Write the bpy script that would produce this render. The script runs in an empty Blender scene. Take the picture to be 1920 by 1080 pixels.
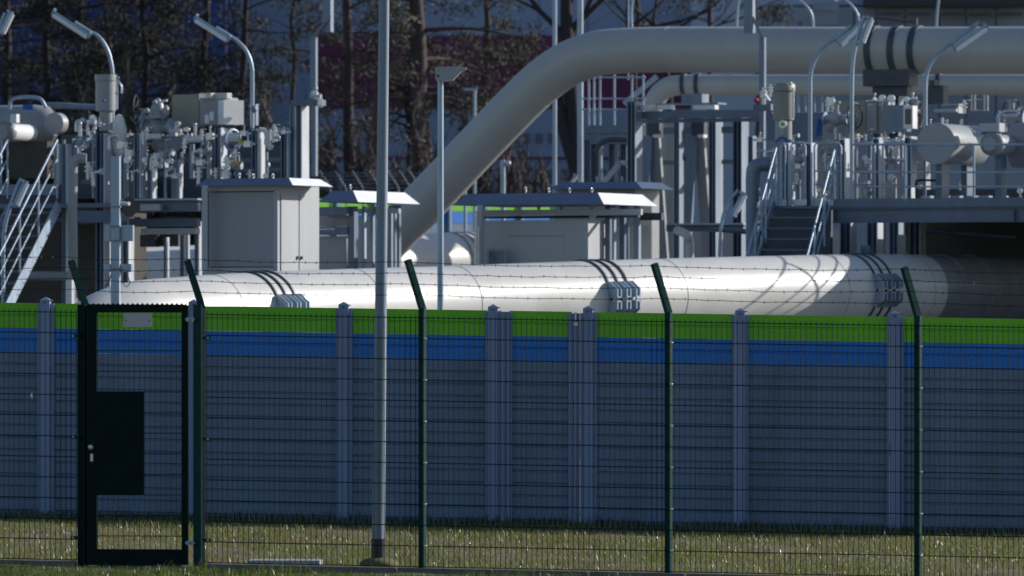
import bpy, math, random
import numpy as np
from mathutils import Vector, Matrix
random.seed(7); rng = np.random.default_rng(11)
R = math.radians
scene = bpy.context.scene
C = scene.collection
F = 10000.0; HZ = 560.0; CH = 2.6            # focal length in px of a 1920 px frame, horizon row, eye height

def P(px, py, Y): return Vector(((px-960)/F*Y, Y, CH+(HZ-py)/F*Y))
def S(Y): return F/Y
GY = R(-25)                                   # plant grid: axis A runs right and towards us, axis B away
A = Vector((math.cos(GY), math.sin(GY), 0)); Bx = Vector((-math.sin(GY), math.cos(GY), 0)); Z = Vector((0, 0, 1))

def ground(x, y):
    z = -.13 - .016*max(-60, min(60, x))
    if y > 120: z += 2.9*min(1, (y-120)/28)
    return z

# ---------------------------------------------------------------- materials
def mat(name, col, rough=.5, metal=0., var=.12, scale=3., spec=.5, bump=0., col2=None, coat=0., streak=False):
    m = bpy.data.materials.new(name); m.use_nodes = True
    nt = m.node_tree; b = nt.nodes['Principled BSDF']
    tc = nt.nodes.new('ShaderNodeTexCoord'); mp = nt.nodes.new('ShaderNodeMapping')
    nt.links.new(tc.outputs['Object'], mp.inputs['Vector'])
    if streak: mp.inputs['Scale'].default_value = (1, 1, .15)
    nz = nt.nodes.new('ShaderNodeTexNoise'); nz.inputs['Scale'].default_value = scale
    nz.inputs['Detail'].default_value = 6; nz.inputs['Roughness'].default_value = .65
    nt.links.new(mp.outputs['Vector'], nz.inputs['Vector'])
    rp = nt.nodes.new('ShaderNodeValToRGB'); rp.color_ramp.elements[0].position = .3; rp.color_ramp.elements[1].position = .72
    c2 = col2 if col2 else tuple(min(1, c*(1+var)) for c in col)
    rp.color_ramp.elements[0].color = (*[c*(1-var) for c in col], 1) if not col2 else (*col, 1)
    rp.color_ramp.elements[1].color = (*c2, 1)
    nt.links.new(nz.outputs['Fac'], rp.inputs['Fac']); nt.links.new(rp.outputs['Color'], b.inputs['Base Color'])
    mr = nt.nodes.new('ShaderNodeMapRange'); mr.inputs['To Min'].default_value = max(.03, rough-.08); mr.inputs['To Max'].default_value = min(1, rough+.1)
    nt.links.new(nz.outputs['Fac'], mr.inputs['Value']); nt.links.new(mr.outputs['Result'], b.inputs['Roughness'])
    b.inputs['Metallic'].default_value = metal
    b.inputs['Specular IOR Level'].default_value = spec
    if coat: b.inputs['Coat Weight'].default_value = coat; b.inputs['Coat Roughness'].default_value = .15
    if bump:
        bp = nt.nodes.new('ShaderNodeBump'); bp.inputs['Strength'].default_value = bump; bp.inputs['Distance'].default_value = .02
        nt.links.new(nz.outputs['Fac'], bp.inputs['Height']); nt.links.new(bp.outputs['Normal'], b.inputs['Normal'])
    return m
M = dict(
 pipe=mat('cream_pipe_paint', (.60,.585,.56), .40, var=.09, scale=.9, coat=.25),
 pipe2=mat('beige_pipe_paint', (.44,.435,.415), .42, var=.06, scale=1.2),
 seam=mat('weld_seam', (.30,.29,.28), .5),
 galv=mat('galvanised_steel', (.32,.40,.50), .42, .35, var=.22, scale=6, streak=True),
 galvd=mat('dull_galvanised_steel', (.19,.24,.31), .5, .2, var=.2, scale=5, streak=True),
 flg=mat('sunlit_tone_flange', (.52,.55,.60), .45, .1, var=.2, scale=4, streak=True),  # paler than the column, sunlight put into the outer flange colour
 chrome=mat('bright_steel', (.56,.58,.63), .25, .45, var=.15, scale=9),
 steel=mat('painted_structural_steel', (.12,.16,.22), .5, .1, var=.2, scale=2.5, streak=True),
 dark=mat('dark_strap_steel', (.055,.065,.085), .5, .1, var=.3),
 conc=mat('shade_tone_concrete', (.07,.065,.055), .9, var=.25, scale=1.5),  # concrete darkened to hold the shade under the decks
 black=mat('black_rubber', (.012,.012,.014), .5),
 cab=mat('grey_cabinet_paint', (.41,.42,.44), .5, .05, var=.07, scale=2.2, streak=True),
 cabd=mat('grey_cabinet_panel', (.31,.315,.34), .5, .05, var=.10, scale=1.6, streak=True),
 beige=mat('beige_box_paint', (.28,.275,.235), .5, var=.06),
 eave=mat('sunlit_tone_eave', (.85,.86,.88), .35),  # side fascia whitened for the sun that falls on it
 roof=mat('shade_tone_roof', (.16,.20,.30), .5, .1, var=.08, scale=4),  # same roof, its blue carries the shade of the front fascia
 vessel=mat('grey_vessel_paint', (.31,.32,.335), .38, var=.08, scale=2),
 white=mat('white_enamel', (.75,.75,.75), .35, var=.04),
 glass=mat('lamp_diffuser', (.82,.86,.9), .15, .0, var=.06, coat=.5),
 green=mat('green_wall_sheet', (.15,.50,.006), .5, var=.16, scale=1.4),
 blue=mat('blue_wall_sheet', (.001,.16,.56), .45, var=.12, scale=2),
 greyw=mat('grey_wall_sheet', (.130,.182,.285), .55, .0, var=.22, scale=1.6, streak=True),
 postw=mat('grey_wall_post', (.19,.25,.41), .5, .05, var=.12, scale=3, streak=True),
 fence=mat('dark_green_coating', (.002,.040,.038), .45, var=.25, scale=8, spec=.12),
 gatem=mat('black_green_coating', (.001,.012,.013), .5, var=.25, scale=8, spec=.08),
 fencew=mat('dark_green_wire', (.001,.022,.028), .45, var=.2, scale=8, spec=.12),
 barb=mat('weathered_wire', (.035,.03,.03), .45, .5, var=.3),
 kerb=mat('concrete_kerb', (.15,.145,.135), .9, var=.25, scale=5, bump=.3),
 plate=mat('blank_sign_plate', (.42,.43,.47), .5, var=.05),
 navy=mat('shade_tone_navy', (.06,.08,.11), .6, var=.25),  # dark navy with shade mixed into the colour
 bluec=mat('blue_hose', (.01,.10,.35), .4), yellow=mat('yellow_label', (.6,.42,.03), .5),
 red=mat('red_knob', (.5,.01,.02), .4), screen=mat('dark_window', (.03,.03,.045), .15),
 bark=mat('pine_bark', (.050,.032,.028), .95, col2=(.085,.065,.072), scale=5, bump=.5),  # bark and needle tones lifted to stand in for haze
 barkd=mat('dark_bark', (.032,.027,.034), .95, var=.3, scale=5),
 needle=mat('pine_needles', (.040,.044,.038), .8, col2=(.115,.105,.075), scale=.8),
 needled=mat('shade_tone_needles', (.012,.015,.014), .85, col2=(.055,.058,.046), scale=.7),  # darker copy of the needles, shade of the dense trees in the colour
 twig=mat('bare_brush', (.050,.040,.045), .9, col2=(.12,.095,.085), scale=1.5),
 bpale=mat('pale_facade', (.36,.43,.58), .7, var=.06, scale=.15),  # facade tone raised in place of distance haze
 bblue=mat('blue_facade', (.014,.045,.20), .6, var=.15, scale=.2),
 bmag=mat('magenta_facade', (.20,.04,.11), .7, var=.12, scale=.2),
 bgrey=mat('grey_facade', (.27,.32,.42), .6, var=.10, scale=.25),
 bdark=mat('dark_facade_trim', (.035,.035,.055), .6), bwin=mat('facade_window', (.12,.16,.24), .25),
)

# ---------------------------------------------------------------- mesh builder (world coordinates)
class MB:
    def __init__(s): s.v = []; s.f = []; s.sm = []; s.ext = None
    def add(s, vs, fs, smooth=False):
        o = len(s.v); s.v += [tuple(v) for v in vs]
        s.f += [tuple(i+o for i in f) for f in fs]; s.sm += [smooth]*len(fs); return s
    def obox(s, c, ax, ay, az):               # centre and three half vectors
        vs = [c+ax*i+ay*j+az*k for i in (-1,1) for j in (-1,1) for k in (-1,1)]
        return s.add(vs, [(0,1,3,2),(4,6,7,5),(0,4,5,1),(2,3,7,6),(0,2,6,4),(1,5,7,3)])
    def box(s, c, size, yaw=GY):
        a = Vector((math.cos(yaw), math.sin(yaw), 0)); b = Vector((-math.sin(yaw), math.cos(yaw), 0))
        return s.obox(Vector(c), a*size[0]/2, b*size[1]/2, Z*size[2]/2)
    def gb(s, x0, x1, y0, y1, Y, d, yaw=GY):  # box whose front face spans these columns and rows at depth Y
        c = P((x0+x1)/2, (y0+y1)/2, Y); w = (x1-x0)/S(Y)/math.cos(yaw); h = (y1-y0)/S(Y)
        b = Vector((-math.sin(yaw), math.cos(yaw), 0))
        return s.box(c+b*d/2, (w, d, h), yaw)
    def beam(s, p0, p1, w, h=None):
        p0 = Vector(p0); p1 = Vector(p1); h = h or w; d = p1-p0; L = d.length; d.normalize()
        u = Vector((0,0,1)) if abs(d.z) < .95 else Bx.copy()
        x = d.cross(u).normalized(); y = x.cross(d)
        return s.obox((p0+p1)/2, x*w/2, y*h/2, d*L/2)
    def tube(s, pts, r, n=10, caps=True, rs=None):
        pts = [Vector(p) for p in pts]; m = len(pts)
        ref = Vector((0,0,1)); t0 = (pts[1]-pts[0]).normalized()
        if abs(t0.z) > .9: ref = Vector((0,1,0))
        u = (ref-t0*ref.dot(t0)).normalized(); vs = []; fs = []
        for i, p in enumerate(pts):
            t = (pts[min(i+1,m-1)]-pts[max(i-1,0)]).normalized()
            u = (u-t*u.dot(t)).normalized(); w = t.cross(u); rr = rs[i] if rs else r
            for k in range(n):
                a = 2*math.pi*k/n; vs.append(p+u*math.cos(a)*rr+w*math.sin(a)*rr)
        for i in range(m-1):
            for k in range(n): fs.append((i*n+k, i*n+(k+1)%n, (i+1)*n+(k+1)%n, (i+1)*n+k))
        s.add(vs, fs, n > 5)
        if caps: s.add(vs[:n], [tuple(range(n))[::-1]]); s.add(vs[-n:], [tuple(range(n))])
        return s
    def ring(s, c, nrm, r, tr, n=28, k=8):
        nrm = Vector(nrm).normalized(); u = nrm.orthogonal().normalized(); w = nrm.cross(u); vs = []; fs = []
        for i in range(n):
            a = 2*math.pi*i/n; d = u*math.cos(a)+w*math.sin(a)
            for j in range(k):
                b = 2*math.pi*j/k; vs.append(Vector(c)+d*(r+tr*math.cos(b))+nrm*tr*math.sin(b))
        for i in range(n):
            for j in range(k): fs.append((i*k+j, ((i+1)%n)*k+j, ((i+1)%n)*k+(j+1)%k, i*k+(j+1)%k))
        return s.add(vs, fs, True)
    def ball(s, c, r, n=10, sz=(1,1,1)):
        vs = []; fs = []; m = n//2
        for i in range(m+1):
            th = math.pi*i/m
            for k in range(n):
                a = 2*math.pi*k/n; vs.append(Vector(c)+Vector((r*sz[0]*math.sin(th)*math.cos(a), r*sz[1]*math.sin(th)*math.sin(a), r*sz[2]*math.cos(th))))
        for i in range(m):
            for k in range(n): fs.append((i*n+k, (i+1)*n+k, (i+1)*n+(k+1)%n, i*n+(k+1)%n))
        return s.add(vs, fs, True)
    def prism(s, poly, vec):                  # polygon points extruded by vec
        n = len(poly); vec = Vector(vec); vs = [Vector(p) for p in poly]+[Vector(p)+vec for p in poly]
        return s.add(vs, [tuple(range(n))[::-1], tuple(range(n, 2*n))]+[(i, (i+1)%n, n+(i+1)%n, n+i) for i in range(n)])
    def hcol(s, x, y0, y1, Y, w=.14, t=.018, d=None):     # H-section column, centre column px x
        c = P(x, (y0+y1)/2, Y); h = (y1-y0)/S(Y); d = d or w
        s.box(c, (t, d, h)); 
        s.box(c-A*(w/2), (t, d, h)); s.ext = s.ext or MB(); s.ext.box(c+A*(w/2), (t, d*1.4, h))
        s.box(c, (w-t, t, h)); return s
    def ibeam(s, p0, p1, h, w=.12, t=.016):   # I-beam between two points (horizontal)
        p0 = Vector(p0); p1 = Vector(p1)
        s.beam(p0, p1, t, h-2*t); up = Z*(h/2-t/2)
        s.beam(p0+up, p1+up, w, t); s.beam(p0-up, p1-up, w, t); return s

def obj(name, mb, m, parent=None, loc=None):
    o0 = Vector(parent.location) if parent and parent.parent is None else (Vector(parent['org']) if parent else Vector((0,0,0)))
    if parent is None:
        a = np.array(mb.v); o0 = Vector(((a[:,0].min()+a[:,0].max())/2, (a[:,1].min()+a[:,1].max())/2, a[:,2].min()))
    me = bpy.data.meshes.new(name)
    me.from_pydata([tuple(Vector(v)-o0) for v in mb.v], [], mb.f); me.update()
    me.polygons.foreach_set('use_smooth', mb.sm)
    me.materials.append(M[m]); o = bpy.data.objects.new(name, me); C.objects.link(o)
    if parent: o.parent = parent; o['org'] = tuple(o0)
    else: o.location = o0
    if parent and mb.ext: obj('flange', mb.ext, 'galvd' if parent.name.startswith(('steel_gantry','pipe_rack','gas_pipe')) else 'flg', o)  # outer flange gets its own colour, pale for the sunlit side
    return o
# (children of a mesh-part keep the world frame of their thing: parts sit at the thing's origin)
def tag(o, label=None, cat=None, group=None, kind=None):
    if label: o['label'] = label
    if cat: o['category'] = cat
    if group: o['group'] = group
    if kind: o['kind'] = kind
    return o
def thing(name, label, cat, loc, group=None):
    o = bpy.data.objects.new(name, None); o.empty_display_size = .2; C.objects.link(o); o.location = loc
    return tag(o, label, cat, group)
def one(name, mb, m, label, cat, group=None): return tag(obj(name, mb, m), label, cat, group)
def crom(pts, n=8):
    pts = [Vector(p) for p in pts]; q = [pts[0]*2-pts[1]]+pts+[pts[-1]*2-pts[-2]]; out = []
    for i in range(1, len(q)-2):
        for k in range(n):
            t = k/n; a, b, c, d = q[i-1], q[i], q[i+1], q[i+2]
            out.append(.5*((2*b)+(c-a)*t+(2*a-5*b+4*c-d)*t*t+(3*b-a-3*c+d)*t**3))
    out.append(pts[-1]); return out

# ---------------------------------------------------------------- camera, sun, sky
cd = bpy.data.cameras.new('camera'); cam = bpy.data.objects.new('camera', cd); C.objects.link(cam)
cam.location = (0, 0, CH); cam.rotation_euler = (R(90), 0, 0)
cd.sensor_width = 36; cd.lens = F/1920*36; cd.shift_y = (HZ-540)/1920; cd.clip_end = 3000; cd.clip_start = 1
cd.dof.use_dof = True; cd.dof.focus_distance = 64; cd.dof.aperture_fstop = 3.2
scene.camera = cam
sd = Vector((.85, .36, .38)).normalized()
sun = bpy.data.lights.new('sun', 'SUN'); sun.energy = 5.0; sun.angle = R(.5); sun.color = (1, .95, .88)
so = bpy.data.objects.new('sun', sun); C.objects.link(so); so.rotation_euler = sd.to_track_quat('Z', 'Y').to_euler()
w = bpy.data.worlds.new('World'); scene.world = w; w.use_nodes = True
nt = w.node_tree; bg = nt.nodes['Background']; sk = nt.nodes.new('ShaderNodeTexSky'); sk.sky_type = 'NISHITA'
sk.sun_disc = False; sk.sun_elevation = math.asin(sd.z); sk.sun_rotation = math.atan2(sd.x, sd.y); sk.air_density = 1.0; sk.dust_density = .3; sk.ozone_density = 2.5
nt.links.new(sk.outputs['Color'], bg.inputs['Color']); bg.inputs['Strength'].default_value = .108
scene.view_settings.view_transform = 'Standard'; scene.view_settings.look = 'None'; scene.view_settings.exposure = 0

# ---------------------------------------------------------------- ground sheet
xs = np.unique(np.concatenate([np.linspace(-3000,-60,12), np.linspace(-60,60,121), np.linspace(60,3000,12)]))
ys = np.unique(np.concatenate([np.linspace(-60,40,6), np.linspace(40,70,91), np.linspace(70,160,60), np.linspace(160,3500,14)]))
g = MB(); nx = len(xs)
for y in ys:
    for x in xs:
        n = .02*math.sin(x*1.7+y*.9)+.015*math.sin(x*4.1-y*2.3) if 40 < y < 70 and abs(x) < 60 else 0
        g.v.append((x, y, ground(x, y)+n-.01))
for j in range(len(ys)-1):
    for i in range(nx-1): g.f.append((j*nx+i, j*nx+i+1, (j+1)*nx+i+1, (j+1)*nx+i)); g.sm.append(True)
M['soil'] = mat('dry_turf_soil', (.07,.062,.025), .95, col2=(.19,.16,.08), scale=2.2, bump=.6)
go = obj('ground', g, 'soil'); tag(go, 'dry grassy ground inside and outside the fence', 'ground', kind='structure')

yd = MB(); yy = np.linspace(68, 160, 47); xx = np.linspace(-90, 90, 31)
for y in yy:
    for x in xx: yd.v.append((x, y, ground(x, y)+.03))
for j in range(len(yy)-1):
    for i in range(len(xx)-1): k = j*len(xx)+i; yd.f.append((k, k+1, k+len(xx)+1, k+len(xx))); yd.sm.append(True)
M['gravel'] = mat('grey_yard_gravel', (.085,.09,.10), .9, col2=(.15,.155,.165), scale=9, bump=.4)
tag(obj('plant_yard', yd, 'gravel'), 'grey gravel yard of the plant behind the panel wall', 'yard', kind='structure')
# grass: many small blades
def grass(name, m, label, n, xr, yr, h0, h1, wid, dens=None, seed=3):
    r = np.random.default_rng(seed)
    x = r.uniform(xr[0], xr[1], n); y = r.uniform(yr[0], yr[1], n)
    if dens is not None: k = dens(x, y, r); x = x[k]; y = y[k]
    n = len(x); z = -.13-.016*x-.01
    h = r.uniform(h0, h1, n)*(1+.5*np.sin(x*3.1+y)*np.sin(y*5+x*1.3)); a = r.uniform(0, 6.28, n); ln = r.normal(0, .35, (n,2))*h[:,None]
    dx = np.cos(a)*wid*r.uniform(.6,1.3,n); dy = np.sin(a)*wid
    v = np.zeros((n,5,3))
    v[:,0] = np.stack([x-dx, y-dy, z],1); v[:,1] = np.stack([x+dx, y+dy, z],1)
    v[:,2] = np.stack([x-dx*.7+ln[:,0]*.35, y-dy*.7+ln[:,1]*.35, z+h*.6],1); v[:,3] = np.stack([x+dx*.7+ln[:,0]*.35, y+dy*.7+ln[:,1]*.35, z+h*.6],1)
    v[:,4] = np.stack([x+ln[:,0], y+ln[:,1], z+h],1)
    me = bpy.data.meshes.new(name); b = np.arange(n)*5
    f4 = np.stack([b,b+1,b+3,b+2],1); f3 = np.stack([b+2,b+3,b+4],1)
    me.vertices.add(n*5); me.vertices.foreach_set('co', v.ravel())
    me.loops.add(n*7); me.loops.foreach_set('vertex_index', np.concatenate([f4.ravel(), f3.ravel()]))
    me.polygons.add(n*2); me.polygons.foreach_set('loop_start', np.concatenate([np.arange(n)*4, n*4+np.arange(n)*3])); 
    me.update(calc_edges=True); me.materials.append(m)
    o = bpy.data.objects.new(name, me); C.objects.link(o); return tag(o, label, 'grass', kind='stuff')
def gmat(name, c1, c2, tr):
    m = mat(name, c1, .34, col2=c2, scale=45.); nt = m.node_tree; b = nt.nodes['Principled BSDF']
    t = nt.nodes.new('ShaderNodeBsdfTranslucent'); t.inputs['Color'].default_value = (*tr, 1)
    mx = nt.nodes.new('ShaderNodeMixShader'); mx.inputs[0].default_value = .4
    nt.links.new(b.outputs[0], mx.inputs[1]); nt.links.new(t.outputs[0], mx.inputs[2]); nt.links.new(mx.outputs[0], nt.nodes['Material Output'].inputs[0]); return m
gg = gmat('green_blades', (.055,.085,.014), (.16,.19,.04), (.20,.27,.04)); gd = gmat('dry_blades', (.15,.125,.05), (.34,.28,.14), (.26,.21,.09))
gs = gmat('shade_tone_blades', (.014,.03,.010), (.035,.055,.016), (.03,.06,.01))  # darker copy of the green blades, carrying the wall's shade
def patch(x, y, r): return r.uniform(0,1,len(x)) < .45+.45*np.sin(x*1.9+np.sin(y*2.1)*1.5)*np.sin(y*1.6+x*.4)
grass('green_grass', gg, 'fresh green grass blades on the strip between mesh fence and panel wall', 70000, (-7.4,7.4), (53.0,64.6), .03, .085, .0038, patch, 3)
grass('dry_grass', gd, 'straw coloured dry grass blades between mesh fence and panel wall', 60000, (-7.4,7.4), (53.0,64), .02, .06, .0032, None, 4)
grass('wall_foot_grass', gs, 'taller grass coloured dark as wall shade along the foot of the panel wall', 15000, (-7.4,7.4), (62.2,65.0), .04, .12, .005, lambda x,y,r: y > 63.2-x*.0875+r.normal(0,.5,len(x)), 5)
grass('verge_grass', gg, 'bright green grass verge in front of the concrete kerb', 36000, (-5.8,5.8), (49.2,52.9), .025, .075, .0036, lambda x,y,r: y < 52.25-x*.0875, 6)

grass('longer_grass', mat('glint_tone_blades', (.28,.32,.14), .3, col2=(.50,.50,.32), scale=40), 'scattered grass blades coloured pale as sun glints between the fences', 900, (-7.4,7.4), (52.9,63.4), .05, .11, .0036, None, 8)  # sparse pale blades added as painted glints
grass('longer_grass', gg, 'tufts of longer grass leaning up in front of the kerb', 2600, (-5.8,5.8), (49.2,52.6), .08, .14, .0042, lambda x,y,r: (y < 52.35-x*.0875) & (np.sin(x*5.3)+np.sin(x*2.1+1) > .3), 9)
# ---------------------------------------------------------------- noise wall (green, blue, grey)
T5 = math.tan(R(5))
def on_line(px, x0, Y0, t=T5):
    Y = (Y0+x0*t)/(1+(px-960)/F*t); return (px-960)/F*Y, Y
WA = Vector((math.cos(R(-5)), math.sin(R(-5)), 0)); WB = Vector((math.sin(R(5)), math.cos(R(5)), 0))
def wpt(px): x, y = on_line(px, 0, 65.0); return Vector((x, y, 0))
def wtop(x): return 2.452-.0158*x
wall = thing('panel_wall', 'long panel wall with green and blue top bands over grey ribbed boards', 'wall', (0, 65, -.13))
wposts = [-200, 86, 364, 645, 925, 1103, 1388, 1678, 1968, 2250]
def profile_panel(p0, p1, d0, d1, first=None):
    """ribbed sheet from wall-top distance d0 down to d1, between two ground points"""
    mb = MB(); rows = []; k = .15; d = d0
    rows.append((d0, 0))
    g = math.ceil((d0+.02)/k)*k
    while g < d1-.02:
        rows += [(g-.016, 0), (g-.006, .022), (g+.006, .022), (g+.016, 0)]; g += k
    rows.append((d1, 0)); n = len(rows); vs = []
    for p in (p0, p1):
        for d, o in rows: vs.append((p.x+WB.x*o, p.y+WB.y*o, wtop(p.x)-d))
    mb.add(vs, [(i, i+1, n+i+1, n+i) for i in range(n-1)])
    # back sheet
    b0, b1 = p0+WB*.10, p1+WB*.10
    mb.add([(b0.x,b0.y,wtop(p0.x)-d0),(b0.x,b0.y,wtop(p0.x)-d1),(b1.x,b1.y,wtop(p1.x)-d1),(b1.x,b1.y,wtop(p1.x)-d0)], [(3,2,1,0)])
    mb.add([(p0.x,p0.y,wtop(p0.x)-d0),(b0.x,b0.y,wtop(p0.x)-d0),(b1.x,b1.y,wtop(p1.x)-d0),(p1.x,p1.y,wtop(p1.x)-d0)], [(0,1,2,3)])
    return mb
for i in range(len(wposts)-1):
    a, b = wposts[i], wposts[i+1]
    a2 = a+30 if a == 925 else a+12; b2 = b-32 if b == 1103 else b-12
    p0, p1 = wpt(a2), wpt(b2)
    obj('green_panel', profile_panel(p0, p1, 0, .305), 'green', wall)
    obj('blue_panel', profile_panel(p0, p1, .307, .603), 'blue', wall)
    obj('grey_panel', profile_panel(p0, p1, .605, 2.62), 'greyw', wall)
for px in wposts:
    p = wpt(px); h0 = -.2; t = wtop(p.x)+.045; c = p-WB*.02
    q = MB(); q.box((c.x, c.y, (t+h0)/2), (.118, .12, t-h0), R(-5))
    tp = [c+WA*i*.059+WB*j*.06+Z*t for i, j in ((-1,-1),(1,-1),(1,1),(-1,1))]
    q.add(tp+[c+Z*(t+.035)], [(0,1,4),(1,2,4),(2,3,4),(3,0,4)])
    q.box((c.x+WA.x*.085, c.y+WA.y*.085+.03, (t-.05+h0)/2), (.045, .10, t-.05-h0), R(-5)); q.box((c.x-WA.x*.078, c.y-WA.y*.078+.03, (t-.06+h0)/2), (.03, .10, t-.06-h0), R(-5))
    po = obj('post', q, 'postw', wall)
    hb = MB(); e = c-WB*.0605+Z*(t-.035); hb.tube([e, e-WB*.004], .012, 10); hb.box(c+WA*.07+Z*(t-.01)-WB*.0, (.03,.08,.012), R(-5)); obj('bolt', hb, 'dark', wall)
    if px in (925, 1103):                    # doubled post of the narrow bay
        s_ = 1 if px == 925 else -1; c2 = c+WA*s_*.17; q = MB()
        for k in range(4): q.box((c2.x+WA.x*(k-1.5)*.034, c2.y+.02+(.012 if k%2 else 0), (t-.06+h0)/2), (.030, .10, t-.06-h0), R(-5))
        obj('jamb_post', q, 'postw', wall)
q = MB()
for px in (1080,): c = wpt(px)-WB*.06; q.box((c.x, c.y, wtop(c.x)-.05), (.02,.03,.1), R(-5)); q.box((c.x, c.y, wtop(c.x)-.15), (.05,.03,.04), R(-5))
obj('latch', q, 'chrome', wall)

# ---------------------------------------------------------------- mesh fence
def fpt(px): x, y = on_line(px, -.894, 52.6); return Vector((x, y, 0))
def fbot(x): return -.058-.0155*x
FH = 2.455
def mesh_panel(x0, x1, parent, z0=None, z1=None, lowlift=0):
    """double-wire mesh between px columns, offsets from bottom"""
    p0, p1 = fpt(x0), fpt(x1); L = (p1-p0).length; z0 = z0 or 0; z1 = z1 or FH
    mb = MB(); d = (p1-p0).normalized(); n = max(2, round(L/.0515))
    for i in range(n+1):
        p = p0+d*(L*i/n); b = fbot(p.x); mb.tube([p+Z*(b+z0), p+Z*(b+z1+.028)], .0040, 4, False)
    k = 0; z = z0
    while z <= z1+.01:
        for o in (-.007, .007):
            a = p0+WB*o+Z*(fbot(p0.x)+z); c = p1+WB*o+Z*(fbot(p1.x)+z); mb.tube([a, c], .0046, 4, False)
        z += (z1-z0)/round((z1-z0)/.2046)
    return obj('wire_panel', mb, 'fencew', parent)
PY_ = R(-28)
def fence_post(px, parent, arm=True, w=.062, extra=True):
    p = fpt(px)+WB*.045; b = fbot(p.x)-.15; t = fbot(p.x)+FH+.10
    q = MB(); q.box((p.x, p.y, (b+t)/2), (w, w*.8, t-b), PY_); po = obj('post', q, 'fence', parent)
    if arm:
        q = MB(); top = Vector((p.x-.143, p.y-.10, t+.47)); base = Vector((p.x, p.y, t-.01))
        q.beam(base, top, w*.85, w*.95); obj('arm', q, 'fence', parent)
    if extra:
        for k in range(1, 12, 2):
            zc = fbot(p.x)+.2046*k; c = MB(); pa = Vector((math.cos(PY_), math.sin(PY_), 0))
            e = p+pa*(w/2+.004)-WB*.018+Z*zc; c.box(e, (.012,.05,.016), PY_); c.ball(e+pa*.008-WB*.02, .010, 6)
            obj('clip', c, 'chrome', parent)
fr = thing('mesh_fence', 'dark green wire mesh fence running right from the gate', 'fence', (2.5, 52.3, -.15))
fl = thing('mesh_fence', 'short dark green wire mesh fence stretch left of the gate', 'fence', (-5.2, 53, -.05))
for px in (791, 1253, 1721, 2190): fence_post(px, fr)
for a, b in ((386, 791), (791, 1253), (1253, 1721), (1721, 2190)): mesh_panel(a+2, b-2, fr)
mesh_panel(-330, 143, fl); fence_post(-330, fl)
for root, px, s_ in ((fl, 141, -1), (fr, 388, 1)):
    for zz in (.22, 1.22, 2.22):
        p = fpt(px); c = MB(); c.box(p+Z*(fbot(p.x)+zz)-WB*.02+WA*s_*.0, (.085,.02,.035), R(-5)); o = obj('bracket', c, 'fence', root)
        c = MB(); c.ball(p+Z*(fbot(p.x)+zz)-WB*.036+WA*s_*.015, .012, 8); obj('bolt', c, 'chrome', root)
# gate
gate = thing('mesh_gate', 'dark green pedestrian gate with solid lock plate and serrated top rail', 'gate', (-3.8, 52.9, -.05))
def fbox(x0, x1, y0, y1, off, d):            # px box on fence plane
    p0, p1 = fpt(x0), fpt(x1); Yc = (p0.y+p1.y)/2
    z1 = CH+(HZ-y0)/F*Yc; z0 = CH+(HZ-y1)/F*Yc; c = (p0+p1)/2+WB*off
    return ((c.x, c.y, (z0+z1)/2), ((p1-p0).length, d, z1-z0), R(-5))
def fb(mb, *a): c, s_, y = fbox(*a); mb.box(c, s_, y); return mb
q = MB(); fb(q, 164, 181, 572, 1060, .03, .05); fb(q, 341, 352, 572, 1060, .03, .05); obj('frame', q, 'gatem', gate)
q = MB(); fb(q, 181.3, 340.7, 572, 586, .03, .05); obj('top_rail', q, 'gatem', gate)
q = MB(); fb(q, 181.3, 340.7, 1030, 1061, .03, .05); obj('kick_rail', q, 'gatem', gate)
q = MB(); p0, p1 = fpt(166), fpt(350); zt = CH+(HZ-572)/F*p0.y; n = 20
for i in range(n):
    a = p0.lerp(p1, i/n); b_ = p0.lerp(p1, (i+1)/n); q.prism([a+Z*(zt-.004), b_+Z*(zt-.004), b_+Z*(zt+.022), b_.lerp(a,.12)+Z*(zt+.016), b_.lerp(a,.35)+Z*(zt+.006), a.lerp(b_,.35)+Z*(zt+.006), a.lerp(b_,.12)+Z*(zt+.016), a+Z*(zt+.022)], WB*.004)
obj('serrated_strip', q, 'gatem', gate)
mp_ = MB(); p0, p1 = fpt(182), fpt(340); n = 16
for i in range(n+1):
    p = p0.lerp(p1, i/n)+WB*.03; mp_.tube([P(0,1030,p.y).z*Z+p, P(0,586,p.y).z*Z+p], .0033, 4, False)
for y in np.arange(619, 1029, 38.6):
    for o in (.022,.038): mp_.tube([p0+WB*o+Z*P(0,y,p0.y).z, p1+WB*o+Z*P(0,y,p0.y).z], .004, 4, False)
obj('wire_panel', mp_, 'fencew', gate)
q = MB(); fb(q, 181.4, 270, 735, 927, .015, .012); obj('lock_plate', q, 'gatem', gate)
q = MB(); c = fpt(172); zc = P(0,838,c.y).z; q.tube([c+Z*zc-WB*.0, c+Z*zc-WB*.05], .014, 10); q.ball(c+Z*zc-WB*.065, .028, 12); obj('knob', q, 'chrome', gate)
q = MB(); zc = P(0,858,c.y).z; fb(q, 169.5, 174.5, 851, 865, -.003, .012); obj('key_plate', q, 'chrome', gate)
for y in (599, 1018):
    q = MB(); a = fpt(353); e = a+Z*P(0,y,a.y).z; q.tube([e-WA*.03, e+WA*.07], .012, 8); q.tube([e-Z*.02, e+Z*.02], .022, 10); q.box(e+WA*.045, (.02,.05,.05), R(-5)); obj('hinge', q, 'galv', gate)
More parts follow.
